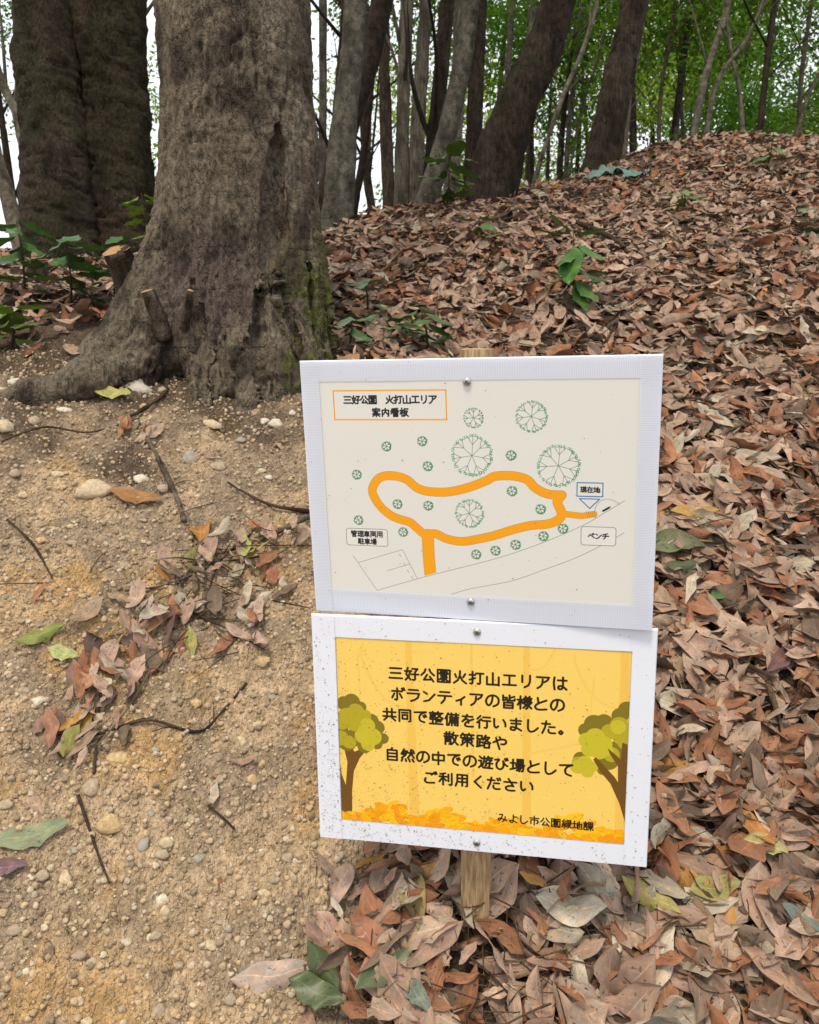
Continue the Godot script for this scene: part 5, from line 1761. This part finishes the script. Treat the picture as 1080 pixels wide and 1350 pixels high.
# ------------------------------------------------------------------ twigs
func twigs():
	var brown := Color(0.13, 0.09, 0.065)
	var grey := Color(0.27, 0.215, 0.16)
	var straw := Color(0.48, 0.34, 0.19)
	var red := Color(0.16, 0.085, 0.065)
	var rows := [
		["thick grey weathered stick below the flat cream stone", 0.0098, 0.0048, [[-0.754, -2.337], [-0.672, -2.203], [-0.604, -2.092], [-0.570, -2.015]], grey],
		["long grey twig running from the twig heap to the boards", 0.0058, 0.0035, [[-0.253, -2.045], [-0.362, -1.994], [-0.446, -1.938], [-0.509, -1.886], [-0.548, -1.787]], grey],
		["reddish twig above the twig heap, reaching the upper board", 0.0055, 0.0032, [[-0.229, -2.068], [-0.370, -2.111], [-0.487, -2.154]], red],
		["grey forked twig lying across the leaf heap", 0.0046, 0.0026, [[-0.459, -1.909], [-0.501, -1.851], [-0.582, -1.817], [-0.652, -1.789]], grey],
		["thin dark twig below the sprig of three leaves", 0.0035, 0.0018, [[-0.528, -1.775], [-0.404, -1.715], [-0.311, -1.654]], brown],
		["long dark bowed twig lying across the clay", 0.0034, 0.0026, [[-0.696, -1.456], [-0.613, -1.473], [-0.520, -1.490], [-0.421, -1.484], [-0.385, -1.531], [-0.343, -1.601]], brown],
		["short dark twig crossing the long bowed twig", 0.0031, 0.0024, [[-0.597, -1.400], [-0.603, -1.44], [-0.605, -1.473]], brown],
		["thin straight dark twig at the left of the clay", 0.0028, 0.0018, [[-1.000, -1.981], [-0.900, -1.892], [-0.824, -1.809]], brown],
		["dark root curling down from the thick trunk's foot", 0.0074, 0.0033, [[-0.762, -2.609], [-0.755, -2.537], [-0.800, -2.436], [-0.844, -2.396]], brown],
		["wiry twig running in from the left edge under the trunk", 0.0032, 0.0022, [[-1.132, -2.256], [-1.030, -2.306], [-0.911, -2.334], [-0.787, -2.390]], brown],
		["exposed dark rootlet beside the smooth ochre stone", 0.0030, 0.0022, [[-0.610, -1.353], [-0.552, -1.280], [-0.517, -1.233]], brown],
		["tiny dark rootlet in the ochre clay near the boards", 0.0028, 0.0016, [[-0.370, -1.346], [-0.34, -1.33], [-0.315, -1.310]], brown],
		["fallen branch lying along the crest by the leaning trunk", 0.0129, 0.0100, [[0.349, -4.186], [0.579, -4.413], [0.817, -4.570]], grey],
		["dark branch lying behind the green sapling", 0.0111, 0.0095, [[0.759, -4.222], [0.919, -3.858], [0.952, -3.570]], brown],
		["short stout stick standing in litter right of the sapling", 0.0120, 0.0101, [[0.691, -2.930], [0.75, -3.07], [0.806, -3.202]], brown],
		["grey-brown stick on the litter near the right edge", 0.0110, 0.0071, [[1.095, -3.029], [1.287, -3.105], [1.422, -3.163]], grey],
		["thin twig running down from the post foot to the bottom", 0.0028, 0.0020, [[-0.064, -1.197], [0.025, -1.154], [0.120, -1.095], [0.153, -1.065]], brown],
		["curved dark twig at the lower right edge", 0.0042, 0.0025, [[0.680, -1.332], [0.678, -1.226], [0.672, -1.161]], brown],
		["dark twig right of the lower board's upper corner", 0.0041, 0.0022, [[0.558, -1.654], [0.560, -1.519], [0.566, -1.414]], brown],
		["brown twig under the lower board's right corner", 0.0040, 0.0027, [[0.395, -1.243], [0.478, -1.255], [0.537, -1.273]], brown],
		["straw coloured split stick standing right of the boards", 0.0063, 0.0045, [[0.746, -1.584], [0.742, -1.52], [0.735, -1.455]], straw],
		["short straw coloured splinter beside the split stick", 0.0055, 0.0031, [[0.619, -1.560], [0.65, -1.55], [0.692, -1.543]], straw],
		["thin bowed twig right of the upper board's top corner", 0.0046, 0.0022, [[0.754, -2.461], [0.854, -2.571], [0.971, -2.496], [1.052, -2.403]], brown],
		["small crooked twig in the leaf heap on the clay", 0.0026, 0.0016, [[-0.559, -1.764], [-0.504, -1.710], [-0.508, -1.656]], grey],
		["twig crossing the long grey twig in the heap", 0.0039, 0.0017, [[-0.405, -2.025], [-0.453, -1.879], [-0.466, -1.769]], red],
		["thin twig hanging below the leaf heap on the clay", 0.0026, 0.0016, [[-0.543, -1.604], [-0.563, -1.509], [-0.601, -1.437]], grey],
	]
	var k := 0
	for a in rows:
		var first: Array = a[3][0]
		var at := Vector3(first[0], ground_y(first[0], first[1]), first[1])
		var pts := []
		for p in a[3]:
			var lift := 0.035 if p[0] > -0.1 else 0.004 + 0.012 * absf(sin(k * 2.1 + pts.size() * 1.7))
			pts.append(Vector3(p[0], ground_y(p[0], p[1]) + lift, p[1]) - at)
		var root := thing("twig", a[0], "twig", at)
		mi("stem", tube(pts, [a[1], (a[1] + a[2]) * 0.5, a[2]], 7, 0.012, a[1] * 0.3, a[4], 20 + k), mats.twig, root)
		if k in [0, 1, 3, 5, 12, 24]:
			for q in 3:
				var s := bend(pts, 0.3 + 0.22 * q)
				var d := Vector3(rng.randf_range(-1, 1), 0.15, rng.randf_range(-1, 1)).normalized() * rng.randf_range(0.05, 0.12)
				mi("side_shoot", tube([s, s + d * 0.5 + Vector3(0, 0.006, 0), s + d], [a[2] * 0.6, a[2] * 0.45, a[2] * 0.25], 5, 0.015, a[2] * 0.2, a[4], 50 + q), mats.twig, root)
		k += 1
	# wiry tangle in the heap
	for q in 48:
		var c := Vector3(-0.48 + rng.randfn() * 0.11, 0, -1.83 + rng.randfn() * 0.09)
		c.y = ground_y(c.x, c.z) + 0.012 + rng.randf() * 0.02
		var d := Vector3(rng.randf_range(-1, 0.6), rng.randf_range(-0.1, 0.15), rng.randf_range(-0.5, 0.9)).normalized() * rng.randf_range(0.05, 0.11)
		var o := mi("rootlet", tube([-d, Vector3(rng.randfn(), rng.randfn() * 0.5, rng.randfn()) * 0.01, d], [0.0011, 0.0014, 0.0007], 4, 0.015, 0.0003, grey.lerp(brown, rng.randf()), q), mats.twig)
		o.position = c
		tag(o, "wiry rootlet in the tangle of twigs on the clay", "rootlet", "rootlets in the twig tangle")
	for q in 60:
		var z := -1.2 - 4.2 * rng.randf()
		var x := rng.randf_range(-0.1, 0.5 - z * 0.45)
		if litter_share(x, z) < 0.7: continue
		var yaw := rng.randf() * TAU
		var l := rng.randf_range(0.06, 0.2)
		var e := Vector3(cos(yaw) * l, 0, sin(yaw) * l)
		var at := Vector3(x, ground_y(x, z) + 0.034, z)
		e.y = ground_y(x + e.x, z + e.z) + 0.034 - at.y
		var o := mi("twig", tube([Vector3.ZERO, e * 0.5 + Vector3(rng.randfn(), 0.2, rng.randfn()) * 0.012, e], [0.0028, 0.0024, 0.0014], 5, 0.02, 0.0006, brown.lerp(grey, rng.randf()), q), mats.twig)
		o.position = at
		tag(o, "thin brown twig lying loose on the leaf litter", "twig", "loose twigs on the litter")

# ------------------------------------------------------------------ green plants and oddments
func plant(label: String, x: float, z: float, height: float, leaves: Array, c: Color, called := "seedling"):
	# leaves: [along the stem 0..1, bearing in degrees, length, droop]
	var g := ground_y(x, z)
	var root := thing(called, label, "plant", Vector3(x, g, z))
	var top := Vector3(rng.randf_range(-0.03, 0.03), height, rng.randf_range(-0.02, 0.04))
	var pts := [Vector3(0, -0.03, 0), top * 0.5 + Vector3(0.01, 0, 0), top]
	mi("stem", tube(pts, [0.0045, 0.0035, 0.002], 6, 0.03, 0.0004, Color(0.13, 0.12, 0.06), 3), mats.twig, root)
	for l in leaves:
		var s := bend(pts, l[0])
		var a := deg_to_rad(l[1])
		var len: float = l[2]
		var d := Vector3(cos(a), 0, sin(a))
		var tilt: float = l[3]
		var tint := c * rng.randf_range(1.1, 1.9)
		tint = Color(snappedf(tint.r, 0.015) + 0.005, snappedf(tint.g, 0.02) + 0.005, snappedf(tint.b, 0.01) + 0.003)
		var o := mi("leaf", leaf_meshes[[0, 1, 0, 1, 6][rng.randi() % 5]], leaf_mat(tint, 0.38, 1, Color(tint.r * 0.8, tint.g * 0.9, tint.b * 0.4)), root)
		var b := Basis(Vector3.UP, -a) * Basis(Vector3(0, 0, 1), tilt) * Basis(Vector3(1, 0, 0), rng.randf_range(-0.35, 0.35))
		o.transform = Transform3D(b * Basis.from_scale(Vector3(len, len, len * 1.5)), s + d * 0.012 + b * Vector3(len * 0.5, 0, 0))
	return root

func fan(n: int, lo: float, len: float) -> Array:
	var out := []
	for i in n:
		out.append([lerpf(lo, 1.0, (i + 0.5) / n), i * 137.5 + rng.randf_range(-20, 20), len * rng.randf_range(0.9, 1.5), rng.randf_range(-0.6, 0.3)])
	return out

func plants():
	plant("glossy green seedling with broad leaves in the middle of the litter slope", 0.615, -3.231, 0.30, [[0.98, 150, 0.13, 0.5], [0.95, 190, 0.12, 0.1], [0.95, -10, 0.14, 0.15], [0.78, 110, 0.17, -1.0], [0.8, 40, 0.13, -0.5], [0.5, 170, 0.14, -0.5], [0.42, 75, 0.15, -0.9], [0.55, 20, 0.13, -0.4], [0.5, -20, 0.14, 0.0], [0.42, 50, 0.13, -0.7], [0.7, 130, 0.12, -0.4], [0.62, -60, 0.12, 0.1]], Color(0.06, 0.13, 0.03), "seedling")
	plant("green seedling just above the upper board's top edge", 0.06, -2.87, 0.16, fan(11, 0.3, 0.085), Color(0.06, 0.12, 0.03))
	plant("low green seedling left of the one above the board", -0.03, -2.95, 0.10, fan(8, 0.2, 0.07), Color(0.06, 0.12, 0.03))
	plant("green seedling hugging the mossy right foot of the thick trunk", -0.22, -2.90, 0.13, fan(8, 0.3, 0.075), Color(0.055, 0.11, 0.03))
	plant("lone dark seedling right of the mossy trunk foot", -0.16, -3.12, 0.16, fan(7, 0.4, 0.065), Color(0.055, 0.10, 0.03))
	plant("bushy green plant at the left edge above the root", -1.50, -3.30, 0.30, fan(14, 0.25, 0.125), Color(0.06, 0.13, 0.035))
	plant("green plant between the left edge and the root", -1.30, -3.25, 0.25, fan(12, 0.3, 0.11), Color(0.06, 0.125, 0.035))
	plant("yellowish green plant low at the left edge", -1.36, -2.84, 0.15, fan(10, 0.3, 0.11), Color(0.12, 0.17, 0.04))
	plant("green plant right beside the left buttress root", -1.12, -3.2, 0.24, fan(11, 0.4, 0.1), Color(0.06, 0.13, 0.035))
	plant("yellow-green seedling behind the sawn stub", -1.12, -3.70, 0.36, fan(11, 0.45, 0.085), Color(0.15, 0.22, 0.04))
	plant("dark green seedling at the foot of the twin trunks", -1.38, -4.15, 0.18, fan(9, 0.3, 0.08), Color(0.05, 0.11, 0.03))
	plant("green seedling high on the slope near the right edge", 2.12, -5.217, 0.22, fan(9, 0.3, 0.11), Color(0.10, 0.16, 0.035))
	plant("dark seedling cut by the right edge of the picture", 1.86, -3.90, 0.17, fan(9, 0.3, 0.10), Color(0.06, 0.11, 0.03))
	plant("small green seedling on the upper right slope", 1.357, -4.31, 0.12, fan(7, 0.3, 0.08), Color(0.09, 0.14, 0.03))
	plant("leafy seedling on the crest left of the leaning trunk", 0.20, -4.75, 0.30, fan(14, 0.3, 0.12), Color(0.08, 0.14, 0.03))
	plant("tiny seedling at the edge of the leaf slope below the crest", 0.32, -3.9, 0.12, fan(6, 0.3, 0.07), Color(0.07, 0.12, 0.03))
	# small sawn stump at the far left
	var sx := -1.62
	var sz := -3.72
	var stump := thing("tree_stump", "small sawn stump between the green plants on the left", "stump", Vector3(sx, ground_y(sx, sz), sz))
	mi("trunk", tube([Vector3(0, -0.08, 0), Vector3(0.0, 0.03, 0), Vector3(0.005, 0.10, 0)], [0.055, 0.045, 0.042], 14, 0.02, 0.004, Color(0.2, 0.16, 0.12), 6), mats.bark, stump)
	var fc := mi("sawn_face", disc_mesh(0.041, 14, 0.003), mats.cut, stump)
	fc.position = Vector3(0.005, 0.1015, 0)
	# scrap of teal netting on the crest
	var tx := 1.256
	var tz := -5.574
	var teal := plain(Color(0.11, 0.19, 0.16), 0.8)
	for s in [["crumpled teal cloth scrap on the crest, larger of two", 0.0, 0.0, 0.30, 0.13], ["small teal cloth scrap below the larger one", 0.12, 0.28, 0.16, 0.08]]:
		var px_: float = tx + s[1]
		var pz: float = tz + s[2]
		var vs := PackedVector3Array()
		var idx := PackedInt32Array()
		for j in 13:
			for i in 21:
				var u := i / 20.0 - 0.5
				var v := j / 12.0 - 0.5
				var rim := 1.0 - 0.5 * pow(absf(v * 2.0), 2.0)
				var x: float = px_ + u * s[3] * rim + v * 0.05
				var z: float = pz + v * s[4] * 2.0 - u * 0.04
				var fold := absf(n_mid.get_noise_2d(x * 2.0, z * 2.0)) * 0.08 + n_fine.get_noise_2d(x, z) * 0.006
				vs.append(Vector3(x - px_, ground_y(x, z) + 0.045 + fold * (1.0 - absf(u) * 1.2) - ground_y(px_, pz), z - pz))
		for j in 12:
			for i in 20:
				var a := j * 21 + i
				idx.append_array([a, a + 1, a + 21, a + 1, a + 22, a + 21])
		var o := mi("cloth_scrap", arrays_mesh(vs, smooth_normals(vs, idx), null, idx), teal)
		o.position = Vector3(px_, ground_y(px_, pz), pz)
		tag(o, s[0], "cloth scrap")
